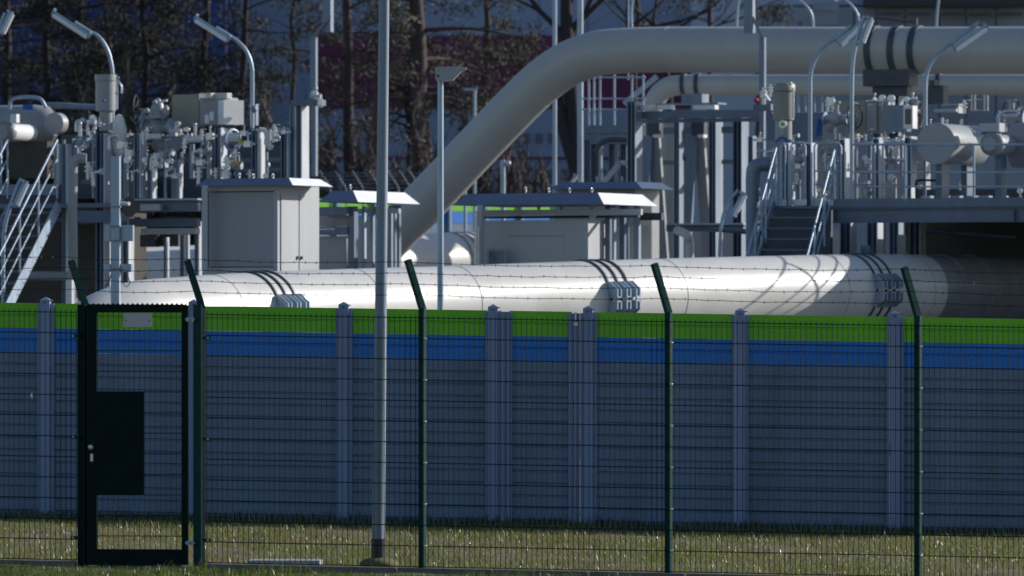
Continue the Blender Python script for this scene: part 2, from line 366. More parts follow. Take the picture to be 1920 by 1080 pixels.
for px0, px1, lb in ((146, 162.6, 'thick dark green gate post on the latch side with a leaning barbed wire arm'), (363, 381, 'thick dark green gate post on the hinge side with a leaning barbed wire arm')):
    gp = thing('gate_post', lb, 'post', fpt(px0)+Z*-.15, 'gate posts'); q = MB(); c, s_, y = fbox(px0, px1, 571, 1072, .05, .085); q.box(c, (s_[0]*.93, s_[1], s_[2]), R(-24)); obj('post', q, 'fence' if px0 > 200 else 'gatem', gp)
    q = MB(); pc = Vector(c); zt = P(0, 573, pc.y).z; b0 = Vector((pc.x+.03, pc.y, zt-.02)); q.beam(b0, b0+Vector((-.145,-.08,.47)), .05, .055); obj('arm', q, 'fence', gp)
q = MB(); fb(q, 232, 285, 587, 613, -.01, .006); sp = thing('sign_plate', 'small blank white plate fixed to the gate mesh', 'sign', fpt(258)+Z*2.25)
obj('plate', q, 'plate', sp)
for px in (236.5, 280): q = MB(); e = fpt(px)-WB*.014+Z*P(0,601,52.9).z; q.tube([e, e-WB*.006], .007, 8); obj('screw', q, 'dark', sp)
# kerb
q = MB(); 
for a, b in ((-340, 143), (388, 2200)):
    p0, p1 = fpt(a), fpt(b); n = 10
    for i in range(n):
        c0, c1 = p0.lerp(p1, i/n), p0.lerp(p1, (i+1)/n-.002)
        q.prism([c0-WB*.06+Z*(fbot(c0.x)-.22), c0+WB*.06+Z*(fbot(c0.x)-.22), c0+WB*.06+Z*(fbot(c0.x)-.012), c0-WB*.06+Z*(fbot(c0.x)-.012)], (c1-c0)+Z*(fbot(c1.x)-fbot(c0.x)))
one('concrete_kerb', q, 'kerb', 'narrow grey concrete kerb under the mesh fence', 'kerb')
q = MB(); p0, p1 = fpt(160), fpt(372); q.box((p0+p1)/2+Z*(-.075)+WB*.02, ((p1-p0).length, .25, .05), R(-5)); one('gate_threshold', q, 'kerb', 'flat grey concrete threshold slab under the gate', 'slab')
q = MB(); c = P(535, 1047, 53.6); q.box((c.x, c.y, ground(c.x, c.y)+.045), (.72,.34,.05), R(-3)); one('concrete_slab', q, 'cab', 'small pale concrete slab lying in the grass by the gate', 'slab')
q = MB(); c = fpt(59)-WB*.01; z_ = P(0,742,c.y).z; q.prism([c+Z*(z_+.03), c+WA*.015+Z*(z_+.01), c+WA*.008+Z*(z_-.03), c-WA*.012+Z*(z_+.005)], WB*.003); one('paper_scrap', q, 'white', 'tiny white scrap caught in the mesh left of the gate', 'scrap')
# barbed wire
names = ['topmost', 'second highest', 'third highest', 'lowest']
supports = [-330+-26, 137, 357, 775, 1236, 1703, 2170]
for k in range(4):
    q = MB(); fr_ = 1-.04-.228*k; pts = []
    for px0, px in zip([-330,150,372,791,1253,1721,2190], supports):
        p = fpt(px0)+WB*.045; b = fbot(p.x)+FH+.10; pts.append(Vector((p.x-.143*fr_-.02, p.y-.1*fr_-.035, b+.47*fr_)))
    full = []
    for i in range(len(pts)-1):
        L = (pts[i+1]-pts[i]).length; n = max(2, int(L/.11))
        for j in range(n):
            t = j/n; e = pts[i].lerp(pts[i+1], t)-Z*(.022*4*t*(1-t)*(1 if i > 0 else 1))+Vector((0,0,random.gauss(0,.0025))); full.append(e)
            if j: 
                for _ in range(2): v = Vector((random.uniform(-.4,.4), random.uniform(-.6,.6), random.choice((-1,1)))).normalized()*.014; q.tube([e-v, e+v], .0022, 3, False)
                q.ball(e, .0065, 5)
    full.append(pts[-1]); q.tube(full, .0030, 4, False)
    one('barbed_wire', q, 'barb', f'{names[k]} of the four rusty barbed wire strands above the mesh fence', 'barbed wire', 'barbed wire strands above the mesh fence')

# ---------------------------------------------------------------- foreground lamp posts
def pole(name, label, cat, bot, top, Y, r0, r1, m='galv', sleeve=None, head=None):
    t = thing(name, label, cat, P(*bot, Y)); q = MB(); a, b = P(*bot, Y), P(*top, Y); q.tube([a, a.lerp(b,.5), b], 1, 20, True, [r0, (r0+r1)/2, r1]); obj('pole', q, m, t)
    if sleeve: q = MB(); q.tube([a-Z*.05, a+(b-a).normalized()*sleeve], r0+.006, 20); obj('sleeve', q, 'black', t)
    return t
lp = pole('lamp_post', 'tall galvanised lamp post with black base sleeve just behind the mesh fence', 'lamp post', (709,1049), (723,-260), 53.6, .066, .048, 'galvd', sleeve=.21)
q = MB(); c = P(711, 1050, 53.6); q.ball((c.x, c.y, c.z-.04), .20, 16, (1,1,.35)); one('soil_mound', q, 'soil', 'low mound of bare soil around the tall lamp post base', 'soil')
q = MB(); top = P(723,-260,53.6); q.box(top+Vector((.1,0,.03)), (.6,.25,.09), 0); obj('lamp_head', q, 'galv', lp)
l2 = pole('lamp_post', 'shorter grey lamp post with flat beak shaped head in front of the diagonal pipe', 'lamp post', (826,700), (826,150), 80, .050, .044)
q = MB(); a = P(826,0,80).x; sc = 80/F
pr = [(815,128),(818,127),(860,125),(875,127),(874,131),(866,134),(853,147),(850,151),(830,152),(817,150)]
q.prism([P(x,y,80)-Vector((0,.17,0)) for x, y in pr], (0,.34,0)); obj('lamp_head', q, 'vessel', l2)
q = MB(); e = P(821.5,142,79.83-.004); q.tube([e, e-Vector((0,.006,0))], .018, 12); obj('sensor', q, 'black', l2)
# loudspeaker mast left
ms = pole('equipment_mast', 'plain grey square mast carrying junction boxes and a black horn', 'mast', (215,700), (215,300), 80, .001, .001)
q = MB(); q.gb(207.5, 223.5, 293, 700, 80, .13, R(-8)); obj('mast_tube', q, 'galv', ms)
for (x0,x1,y0,y1) in ((196,207,422,452),(226,249,422,452),(196,207,495,510),(226,246,495,510)):
    q = MB(); q.gb(x0,x1,y0,y1,80.05,.09,R(-10)); jb = obj('junction_box', q, 'galv', ms)
q = MB(); 
for y in (386, 423, 450, 503): q.gb(205.5,225.5,y,y+3,79.98,.16,R(-8))
obj('strap', q, 'galvd', ms)
for (x, y) in ((205,517),(231,517)):
    q = MB(); s_ = 1 if x > 215 else -1; pts = crom([P(x,y,80), P(x+1*s_-1,y+12,80), P(x+8*s_ if s_<0 else x+6,y+21,80), P(x+12 if s_>0 else x-1,y+12,80), P(x+8 if s_>0 else x+3,y-2,80)],5); q.tube(pts, .006, 6); obj('cable', q, 'black', ms)
hn = thing('horn_speaker', 'round black horn speaker on the side of the square mast', 'speaker', P(235,388,80.2))
q = MB(); c0 = P(228,381,80); dr = Vector((.55,-.8,0)).normalized(); c1 = P(240,388,80.2)
q.tube([c1+Vector((-.10,.05,0)), c1+Vector((-.05,.02,0)), c1, c1+Vector((.02,-.02,0))], 1, 20, True, [.04,.07,.15,.155]); M['matte'] = mat('matte_black_plastic', (.012,.013,.016), .85, spec=.1); obj('horn', q, 'matte', hn)
q = MB(); q.tube([c0, c0+Vector((.12,-.1,-.01))], .03, 12); obj('driver', q, 'chrome', hn)

# ---------------------------------------------------------------- large pipes
def frame_on(path, i):
    t = (path[min(i+1,len(path)-1)]-path[max(i-1,0)]).normalized(); n = t.cross(Z).normalized()   # to the right of travel (towards us)
    return path[i], t, n
front = crom([P(120,860,80.4), P(122,730,80.4), P(155,660,80.7), P(235,612,81.4), P(350,597,82.7), P(520,585,84.8), P(820,573,87.9), P(1145,559,91), P(1400,550,93.9), P(1640,544,96.7), P(1920,546,100.3), P(2150,552,103.5)], 10)
fp = thing('gas_pipe', 'large cream pipe running along just above the green panel wall', 'pipe', (front[0].x, front[0].y, front[0].z))
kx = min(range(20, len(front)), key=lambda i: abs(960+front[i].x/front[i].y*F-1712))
q = MB(); q.tube(front[:kx+1], .65, 72); obj('pipe', q, 'pipe', fp)
M['shadepipe'] = mat('shade_tone_pipe', (.21,.215,.225), .3, var=.25, scale=1.5)  # darker grey paints the deck's shade onto this end of the pipe
q = MB(); q.tube(front[kx:], .648, 72); tag(obj('pipe', q, 'shadepipe', fp), 'far section of the pipe with deck shade put into its grey')
def px_of(p): return 960+p.x/p.y*F
def idx(path, px): return min(range(len(path)), key=lambda i: abs(px_of(path[i])-px) + (0 if path[i].z > 1.5 else 1e4))
def at_px(path, px):
    for i in range(len(path)-1):
        a, b = px_of(path[i]), px_of(path[i+1])
        if a <= px <= b and path[i].z > 2: k = (px-a)/(b-a); return path[i].lerp(path[i+1], k), (path[i+1]-path[i]).normalized()
    i = idx(path, px); return path[i], (path[i+1]-path[i]).normalized()
def strap(path, px, r, root, off, m='dark', w=.035, lugs=True):
    c, t = at_px(path, px); c = c+t*off; n = t.cross(Z).normalized(); u = n.cross(t).normalized()
    q = MB(); vs = []; N = 60; fs = []
    for i in range(N):
        a = 2*math.pi*i/N; d = n*math.cos(a)+u*math.sin(a)
        for rr, o in ((r, -w/2), (r+.028, -w/2), (r+.028, w/2), (r, w/2)): vs.append(c+d*rr+t*o)
    for i in range(N):
        j = (i+1)%N
        for k in range(4): fs.append((i*4+k, j*4+k, j*4+(k+1)%4, i*4+(k+1)%4))
    q.add(vs, fs, False); st = obj('strap', q, m, root)
    if lugs:
        for s_ in (1, -1):
            q = MB()
            for o in (-.045, .045):
                poly = [(r-.04,.30*s_),(r+.03,.30*s_),(r+.20,.17*s_),(r+.20,.035*s_),(r,.035*s_)]
                pp = [c+n*a+Z*b+t*(o-.012) for a, b in poly]
                q.prism(pp if s_ > 0 else pp[::-1], t*.024)
            q.obox(c+n*(r+.10)+Z*.037*s_, n*.10, t*.055, Z*.012)
            obj('clamp_lug', q, 'galv', root)
        q = MB()
        for o in (.06,.15): q.tube([c+n*(r+o)-Z*.09, c+n*(r+o)+Z*.09], .014, 8)
        obj('clamp_bolt', q, 'chrome', root)
for px in (462, 1092, 1590):
    c, t = at_px(front, px)
    for k in range(3): strap(front, px, .65, fp, k*.24)
for px in (395, 660, 850, 1235, 1540, 1700, 1760, 1810):
    c, t = at_px(front, px); n = t.cross(Z).normalized(); q = MB(); q.ring(c, t, .651, .006, 64, 6); obj('weld_seam', q, 'seam', fp)
for px in (1300, 700):      # saddles under the pipe
    c, t = at_px(front, px); q = MB(); q.obox(Vector((c.x,c.y,(c.z-.6-.15)/2)), t*.3, t.cross(Z)*.5, Z*((c.z-.6+.15)/2)); obj('support', q, 'kerb', fp)
sec = crom([P(-200,535,107), P(300,521,111), P(830,492,118), P(1140,495,122.3)], 10)
sp2 = thing('gas_pipe', 'cream pipe behind the metal cabins, passing beneath the diagonal pipe', 'pipe', sec[0]); q = MB(); q.tube(sec, .65, 56); obj('pipe', q, 'pipe', sp2)
for k in range(3): strap(sec, 845, .65, sp2, k*.25, 'seam', lugs=False)
up_px = [(2150,95),(1920,94),(1600,94),(1350,93),(1240,93),(1170,95),(1112,102),(1058,124),(1008,161),(952,216),(898,272),(844,329),(790,385),(730,447),(640,540)]
def upY(x): return 108+(1920-x)*.0053
upath = crom([P(x, y, upY(x)) for x, y in up_px], 8)[::-1]
ug = thing('gas_pipe', 'biggest grey pipe dropping diagonally from a high level run at upper right', 'pipe', upath[0]); q = MB(); q.tube(upath, .478, 56); obj('pipe', q, 'pipe2', ug)
for px in (1255, 1000, 800):
    c, t = at_px(upath, px); q = MB(); q.ring(c, t, .478, .004, 56, 6); obj('weld_seam', q, 'pipe2', ug)
for px in (1645, 1688, 1729-4): strap(upath, px-22, .478, ug, .22, 'dark', w=.13, lugs=False)
q = MB(); q.gb(1619,1703,130,161,107.6,.5); q.gb(1637,1700,161.5,180,107.75,.3); obj('saddle', q, 'dark', ug)
q = MB()
for x in (1650,1680): q.hcol(x, 176, 560, 108.2, .2)
obj('support', q, 'steel', ug)
u2p = crom([P(x, y, 119+(1920-x)*.004) for x, y in ((2150,160),(1900,159),(1500,159),(1330,159),(1272,160),(1245,168),(1228,190),(1220,222),(1219,300))], 8)[::-1]
u2 = thing('gas_pipe', 'thinner beige pipe with a left end elbow just below the big high pipe', 'pipe', u2p[0]); q = MB(); q.tube(u2p, .232, 40); obj('pipe', q, 'pipe2', u2)
for px in (1283, 1309, 1761): strap(u2p, px, .232, u2, 0, 'dark', w=.09, lugs=False)
q = MB(); q.gb(1278,1316,176,196,119.5,.4); q.gb(1230,1345,193,196,119.3,.5); obj('saddle', q, 'galvd', u2)

# ---------------------------------------------------------------- cabins
def cabin_roof(mb, x0, x1, x2, y0, y1, Y, over=.10):
    """front fascia x0..x1 (bottom y1), lit side fascia to x2; sloping eaves"""
    s_ = S(Y); wA = (x1-x0)/s_/A.x; dB = max(.4, (x2-x1)/s_/Bx.x*.98); h = (y1-y0)/s_
    c = P((x0+x1)/2, y1, Y); corners = [c-A*wA/2, c+A*wA/2, c+A*wA/2+Bx*dB, c-A*wA/2+Bx*dB]
    e = over; top = [corners[0]+A*e+Bx*e+Z*h, corners[1]-A*e+Bx*e+Z*h, corners[2]-A*e-Bx*e+Z*h, corners[3]+A*e-Bx*e+Z*h]
    mb.add(corners+top, [(3,2,1,0),(4,5,6,7),(0,1,5,4),(2,3,7,6),(3,0,4,7)]); ev = MB(); ev.add([corners[1], corners[2], top[2], top[1]], [(0,1,2,3)]); return ev
def eyes(root, pts, Y):
    for x, y in pts: q = MB(); e = P(x, y, Y); q.ring(e, A, .035, .009, 14, 5); q.tube([e-Z*.045, e-Z*.08], .012, 6); obj('lifting_eye', q, 'chrome', root)
ca = thing('metal_cabin', 'closed light grey metal cabin with recessed front panel and white side doors', 'cabin', P(450,560,91)-Z*2.6)
q = MB(); ev = cabin_roof(q, 362, 551, 622, 334, 348, 90.7, .16); obj('roof', q, 'roof', ca); obj('eave', ev, 'eave', ca)
q = MB(); c = P(450,430,91); wA = (522-377)/S(91)/A.x; dB = 1.55; zt = P(0,348,91).z; zb = .3
q.box((P(449.5,0,91)+Bx*dB/2).xy.to_3d()+Z*(zt+zb)/2, (wA, dB, zt-zb)); obj('wall', q, 'cab', ca)
q = MB(); fx = lambda x0,x1,y0,y1,d,Y=91,o=.03: q.gb(x0,x1,y0,y1,Y-o,d)
fx(378,389,347,506,.029); fx(516,523,347,506,.029); fx(389.3,515.7,347,358,.029); fx(389.3,515.7,502,508,.029); obj('front_frame', q, 'cab', ca)
q = MB(); q.gb(391,514,360,501,90.985,.013); obj('front_panel', q, 'cabd', ca)
q = MB(); [q.gb(a,b,c_,d,90.965,.01) for a,b,c_,d in ((389.4,391.4,358.2,501.8),(513.6,515.6,358.2,501.8),(391.5,513.5,358.2,360.4),(391.5,513.5,499.8,501.8))]; obj('panel_outline', q, 'dark', ca)  # thin dark outline strips around the recessed panel
# side doors on the lit face
def side_quad(mb, base, d0, d1, z0, z1, t=.012): # on +A face; base = front right bottom corner
    c = base+Bx*(d0+d1)/2+Z*((z0+z1)/2)+A*t/2; mb.box(c, (t, d1-d0, z1-z0))
fr0 = (P(449.5,0,91)+A*wA/2).xy.to_3d()
for a, b in ((.10,.74),(.78,1.45)):
    q = MB(); side_quad(q, fr0, a, b, 1.1, P(0,364,91).z, .02); d_ = obj('door', q, 'cab', ca)
    q = MB(); side_quad(q, fr0+A*.02, (b-.08 if a < .5 else a+.03), (b-.04 if a < .5 else a+.07), P(0,486,91).z, P(0,480,91).z, .03); obj('handle', q, 'dark', d_)
eyes(ca, ((449,329),(475,330),(512,330)), 91.2)
cb = thing('metal_cabin', 'open sided metal shelter with eave coloured sunlit white between closed cabin and lamp post', 'cabin', P(690,560,94)-Z*2.6)
q = MB(); ev = cabin_roof(q, 594, 672, 786, 357, 379, 93.5, .2); obj('roof', q, 'roof', cb); obj('eave', ev, 'eave', cb)
q = MB(); q.gb(596,651,388,404,93.8,.4); q.gb(594,651,425,440,93.9,.4); obj('crossbar', q, 'steel', cb)
q = MB(); q.gb(596,650,443,540,94.1,.3); q.gb(596,650,404,424,94.2,.3); obj('panel', q, 'cabd', cb)
for (x, Y) in ((658,93.8),(681,94.2),(697,94.6),(703,94.9)):
    q = MB(); wd = 12 if x == 658 else 5; q.gb(x-wd/2,x+wd/2,387,560,Y,.15 if wd>6 else .08); obj('post', q, 'steel' if wd>6 else 'galv', cb)
for (x, Y) in ((731,94.9),(738,95.2),(746,95.5)):
    q = MB(); q.gb(x-2.6,x+2.6,385,560,Y,.08); obj('post', q, 'galvd', cb)
q = MB(); q.gb(668,748,391,400,94.6,.08); obj('crossbar', q, 'cab', cb)
q = MB(); q.gb(672,704,404,560,95.4,.2); obj('panel', q, 'cab', cb)
q = MB(); q.tube([P(594,430,93.6),P(626,430,93.6)], .022, 8); obj('lamp_tube', q, 'chrome', cb)
eyes(cb, ((657,350),), 93.9)
cc = thing('metal_cabin', 'widest metal cabin with long shade blue roof edge and sunlit white side eave in mid scene', 'cabin', P(1020,560,93.5)-Z*2.6)
q = MB(); ev = cabin_roof(q, 846, 1131, 1239, 362, 384, 93.0, .2); obj('roof', q, 'roof', cc); obj('eave', ev, 'eave', cc)
q = MB(); q.gb(1094,1112,373.5,376,92.93,.01); obj('name_plate', q, 'white', cc)
zt = P(0,413,93.5).z; q = MB(); q.box((P(1000,0,93.5)+Bx*.5).xy.to_3d()+Z*(zt+.3)/2, ((1104-900)/S(93.5)/A.x, 1.0, zt-.3)); obj('wall', q, 'cab', cc)
q = MB(); q.gb(899,1200,393,404,93.4,.08); obj('crossbar', q, 'cab', cc)
q = MB(); q.gb(905,1195,404.5,409,93.9,.08); obj('crossbar', q, 'dark', cc)
q = MB(); q.gb(953,1059,443,560,93.47,.02); dr_ = obj('door', q, 'cab', cc); q = MB(); q.gb(953,1059,441,442.6,93.46,.03); q.gb(1059.3,1060.6,441,560,93.46,.03); q.gb(1054,1057,458,466,93.43,.03); obj('door_edge', q, 'cabd', dr_)
q = MB(); q.gb(913,948,466,520,93.475,.015); wf = obj('window_frame', q, 'cabd', cc); q = MB(); q.gb(917,944,471,519,93.465,.006); obj('pane', q, 'bwin', wf)
for x, Y, m_ in ((899,93.3,'cab'),(1109,93.3,'galv'),(1139,93.6,'steel'),(1147,93.8,'galv'),(1166,94,'steel'),(1171,94.2,'galv'),(1193,94.2,'galv')):
    q = MB(); q.gb(x-4.5,x+4.5,384.5,560,Y,.09); obj('post', q, m_, cc)
for x in (893,): q = MB(); q.tube([P(892,395,93.2),P(892,560,93.2)],.02,8); q.tube([P(897,425,93.2),P(897,560,93.2)],.015,8); obj('conduit', q, 'chrome', cc)
q = MB(); q.gb(1105,1195,424,560,95.2,.15); obj('back_panel', q, 'cab', cc)
q = MB(); q.gb(1199,1240,399,413,94.2,.1); obj('crossbar', q, 'dark', cc)
eyes(cc, ((986,355),(1029,356),(1068,356),(1110,356)), 93.6)
q = MB()
for x, y in ((1053,386),(1147,387),(902,386),(1010,386)): q.ball(P(x,y+4,93.6), .035, 8)
obj('roof_bolt', q, 'chrome', cc)
cdn = thing('metal_cabin', 'small metal cabin with thin roof tucked behind the widest cabin', 'cabin', P(1150,560,106)-Z*2.6)
q = MB(); ev = cabin_roof(q, 1028, 1202, 1269, 341, 354, 105.5, .2); obj('roof', q, 'roof', cdn); obj('eave', ev, 'eave', cdn)
q = MB(); q.gb(1040,1190,354,560,106,1.2); obj('wall', q, 'cabd', cdn)
q = MB(); side_quad(q, (P(1188,0,106)+A*.02).xy.to_3d(), .25, 1.1, 1.5, P(0,366,106).z); obj('door', q, 'cab', cdn)
eyes(cdn, ((1087,334),(1119,334),(1166,334)), 106)

# ---------------------------------------------------------------- helpers for plant kit
def railing(root, x0, x1, yt, ym, yb, y_base, Y0, Y1, posts, m='galv'):
    a = lambda x: Y0+(Y1-Y0)*(x-x0)/(x1-x0)
    for y in [yt]+list(ym): q = MB(); q.tube([P(x0,y,Y0), P(x1,y,Y1)], .021 if y == yt else .015, 8); obj('rail', q, m, root)
    for x in posts: q = MB(); q.tube([P(x,yt,a(x)), P(x,y_base,a(x))], .022, 8); obj('rail_post', q, m, root)
def handwheel(root, c, nrm, r, m='black', name='handwheel'):
    q = MB(); q.ring(c, nrm, r, .014, 28, 6); nrm = Vector(nrm).normalized(); u = nrm.orthogonal().normalized(); w_ = nrm.cross(u)
    for k in range(3):
        a = k*2.1; d = u*math.cos(a)+w_*math.sin(a); q.tube([Vector(c), Vector(c)+d*r], .010, 6)
    q.tube([Vector(c)-nrm*.15, Vector(c)+nrm*.04], .022, 8); return obj(name, q, m, root)
def valve(label, x, y, Y, s_=1., wheel='front', group='valves on the pipework', m='vessel'):
    c = P(x, y, Y); t = thing('valve', label, 'valve', c-Z*.15*s_, group)
    q = MB(); q.ball(c, .13*s_, 14, (1,1,1.1)); q.tube([c-A*.22*s_, c+A*.22*s_], .075*s_, 14); obj('body', q, m, t)
    for k in (-1,1):
        q = MB(); q.tube([c+A*k*.21*s_, c+A*k*.245*s_], .13*s_, 18); obj('flange', q, 'galv', t)
    q = MB(); q.tube([c+Z*.1*s_, c+Z*.3*s_], .05*s_, 12); q.tube([c+Z*.28*s_, c+Z*.32*s_], .085*s_, 12); obj('bonnet', q, m, t)
    if wheel == 'front': handwheel(t, c+Z*.24*s_-Bx*.18*s_, Bx, .15*s_, 'galvd')
    elif wheel == 'top': handwheel(t, c+Z*.40*s_, Z, .14*s_, 'galvd')
    elif wheel == 'knob': q = MB(); q.ball(c+Z*.38*s_, .06*s_, 10); q.tube([c+Z*.38*s_, c+Z*.4*s_+A*.16*s_], .02*s_, 8); obj('lever', q, 'chrome', t)
    return t
def fitting(label, x, y, Y, s_=1., group=None):
    c = P(x, y, Y); q = MB(); r = random.random
    d = [A, Bx, Z][int(r()*3)]; e = [A, Z][int(r()*2)]; k = int(r()*5)
    if k == 0:
        q.tube([c-d*.09*s_, c+d*.09*s_], .028*s_, 8); q.tube([c-e*.02, c+e*.10*s_], .022*s_, 8); q.ball(c+e*.11*s_, .035*s_, 8)
    elif k == 1:
        q.tube(crom([c-Z*.16*s_, c, c+Z*.05*s_+A*.03*s_, c+Z*.07*s_+A*.14*s_], 4), .032*s_, 10); q.tube([c+Z*.07*s_+A*.13*s_, c+Z*.07*s_+A*.17*s_], .055*s_, 12)
    elif k == 2:
        q.tube([c, c-Bx*.05*s_], .065*s_, 16); q.tube([c-Z*.2*s_, c-Z*.05*s_], .013*s_, 6); q.tube([c-Z*.12*s_-A*.03*s_, c-Z*.12*s_+A*.03*s_], .022*s_, 6)
    elif k == 3:
        q.box(c, (.11*s_, .08*s_, .09*s_)); q.tube([c-A*.15*s_, c+A*.12*s_], .02*s_, 8); q.tube([c+Z*.04*s_, c+Z*.12*s_], .015*s_, 6); q.ball(c+Z*.13*s_, .022*s_, 6)
    else:
        q.tube([c-Z*.14*s_, c+Z*.14*s_], .03*s_, 10); q.tube([c+Z*.05*s_, c+Z*.075*s_], .06*s_, 12); q.tube([c-Z*.02*s_, c+Z*.005*s_], .06*s_, 12); q.tube([c+Z*.12*s_, c+Z*.13*s_+A*.13*s_], .012*s_, 6)
    one('pipe_fitting', q, 'chrome', label, 'fitting', group)
def bent(name, label, cat, pts, Y, r, m='vessel', group=None, n=8):
    q = MB(); q.tube(crom([P(p[0], p[1], Y+(p[2] if len(p) > 2 else 0)) for p in pts], n), r, 14); return one(name, q, m, label, cat, group)
def goose(label, pole_pts, h0, h1, Y, r=.038, wd=.11, sc=1., cable=True):
    """gooseneck lamp: pole polyline px, head from h0 to h1 px"""
    t = thing('gooseneck_lamp', label, 'lamp', P(*pole_pts[0], Y), 'curved tube lamps on the platforms')
    path = crom([P(x, y, Y) for x, y in pole_pts], 8); q = MB(); q.tube(path, r, 12); obj('pole', q, 'galv', t)
    a, b = P(*h0, Y-.04), P(*h1, Y-.04); d = (b-a).normalized(); n_ = Vector((d.z, 0, -d.x)); 
    if n_.z > 0: n_ = -n_
    q = MB(); q.beam(a, b, .10*sc, .055*sc); q.tube([a-d*.02, a+d*.03], .07*sc, 12); q.tube([b-d*.03, b+d*.02], .07*sc, 12); hh = obj('housing', q, 'galv', t)
    q = MB(); q.tube([a+n_*.05*sc+d*.02, b+n_*.05*sc-d*.02], .052*sc, 14); obj('diffuser', q, 'glass', t)
    if cable:
        e = path[-1]; q = MB(); q.tube(crom([e+Vector((0,-.05,0)), e+Vector((.05,-.05,-.17)), e+Vector((.16,-.05,-.14)), a+Vector((-.02 if a.x>e.x else .02,0,-.05))],6), .008, 6); obj('cable', q, 'black', t)
    return t

# ---------------------------------------------------------------- right platform
YP = 98.0
rp = thing('steel_platform', 'raised blue grey steel platform at right above the cream pipe', 'platform', P(1750,420,YP)-Z*4.2)
def py(x, Y0=YP): return Y0-(x-1560)*.0046
q = MB(); pa, pb = P(1562,382,YP), P(2250,375,py(2250)); q.beam(pa+Z*.01, pb+Z*.01, .012, .15); obj('deck_edge', q, 'steel', rp)
q = MB(); dz = P(0,391,YP).z
q.prism([Vector((p.x,p.y,dz)) for p in (pa+Bx*.02, pb+Bx*.02, pb+Bx*7, pa+Bx*7)], (0,0,.05)); obj('deck', q, 'steel', rp)
q = MB(); q.ibeam(P(1560,405,YP+.06)+Bx*.08, P(2250,400,py(2250)+.06)+Bx*.08, .26, .16); obj('beam', q, 'steel', rp)
for x in (1562, 1900): q = MB(); c = P(x,405,py(x)); q.box(c+Bx*.06, (.014,.1,.23)); obj('stiffener', q, 'steel', rp)
for x, Y in ((1590,101.5),(1720,101.2),(1855,104),(1640,104)):
    q = MB(); q.hcol(x, 412, 600, Y, .22); obj('leg', q, 'steel', rp)
railing(rp, 1600, 2200, 271, (323,350), 0, 384, py(1600), py(2200), (1697,1826,1960))
for x in (1697,1826): q = MB(); q.gb(x-9,x+9,376,388,py(x)-.03,.02); obj('rail_foot', q, 'steel', rp)
# rear railing loops with toe boards
for i,(x0,x1) in enumerate(((1465,1472),(1483,1510),(1527,1577),(1598,1640),(1655,1700))):
    Y = 99.0; q = MB(); pts = [P(x0,383,Y),P(x0,276,Y),P(x0+3,268.5,Y),P(x1-3,268.5,Y),P(x1,276,Y),P(x1,383,Y)]
    q.tube(pts, .021, 8, False); q.tube([P(x0,321,Y),P(x1,321,Y)], .016, 8); q.tube([P(x0,346,Y),P(x1,346,Y)], .016, 8); obj('handrail_loop', q, 'galv', rp)
    q = MB(); q.gb(x0-2,x1+2,374,385,Y,.01); obj('toe_board', q, 'white', rp)
for x, y0 in ((1478,268),(1520,268),(1583,260),(1647,258),(1707,256)):
    q = MB(); q.hcol(x, y0, 392, 99.4, .13, .02, .22); obj('column', q, 'steel', rp)
q = MB(); q.prism([P(1432,386,98.7),P(1560,386,98.2),P(1560,391,98.2),P(1432,391,98.7)], Bx*1.2); obj('landing', q, 'steel', rp)
# stairs
st = thing('steel_staircase', 'steel stairs with twin handrails climbing to the right platform', 'stairs', P(1470,480,96.5)-Z*3)
sdir = (Vector((-.40,-.86,-1.0))).normalized(); sdir = (P(1500,478,95.9)-P(1562,385,98.1))
for x in (1448,):
    pass
tl, tr = P(1452,388,98.6), P(1552,388,98.1); run = Vector((-.50,-1.65,-1.6))
for nm, b0 in (('l', tl), ('r', tr)):
    q = MB(); q.beam(b0+run*-.02, b0+run, .02, .22); obj('stringer', q, 'steel', st)
for k in range(8):
    q = MB(); o = run*((k+1)/8.); m1, m2 = tl+o, tr+o; q.obox((m1+m2)/2, (m2-m1)/2*.97, Vector((.1,.13,0))*.9, Z*.014); obj('tread', q, 'steel', st)
for b0, xx in ((P(1455,277,98.6), 0), (P(1564,282,98.1), 1)):
    q = MB(); e = b0+run*1.25; q.tube([b0+Vector((0,0,0)), e], .020, 8); obj('handrail', q, 'galv', st)
    for dz_ in (.36,.70): q = MB(); q.tube([b0-Z*dz_, e-Z*dz_], .013, 8); obj('midrail', q, 'galv', st)
    for k in (.0,.45,.9): q = MB(); s1 = b0+run*k; q.tube([s1, s1-Z*1.05], .018, 8); obj('baluster', q, 'galv', st)
# added block keeps sun off and is coloured as dark void; masonry pedestals
q = MB(); a = P(1735,500,103); q.box((a+A*8+Bx*1.5).xy.to_3d()+Z*2.0, (17, 2.6, 4.3)); one('underdeck_dark_block', q, 'conc', 'added dark block coloured as the void under the right platform', 'shade_block')
for i, x in enumerate((1583,1622,1690,1712)):
    q = MB(); q.gb(x-8,x+8,(460 if i<2 else 440),560,101.8+.2*i,.25); obj('pedestal', q, 'cab' if i%2==0 else 'galv', rp)
for x in (1905, 1540): q = MB(); q.tube([P(x-200,430,102), P(x,445,102)], .05, 8); obj('brace', q, 'steel', rp)
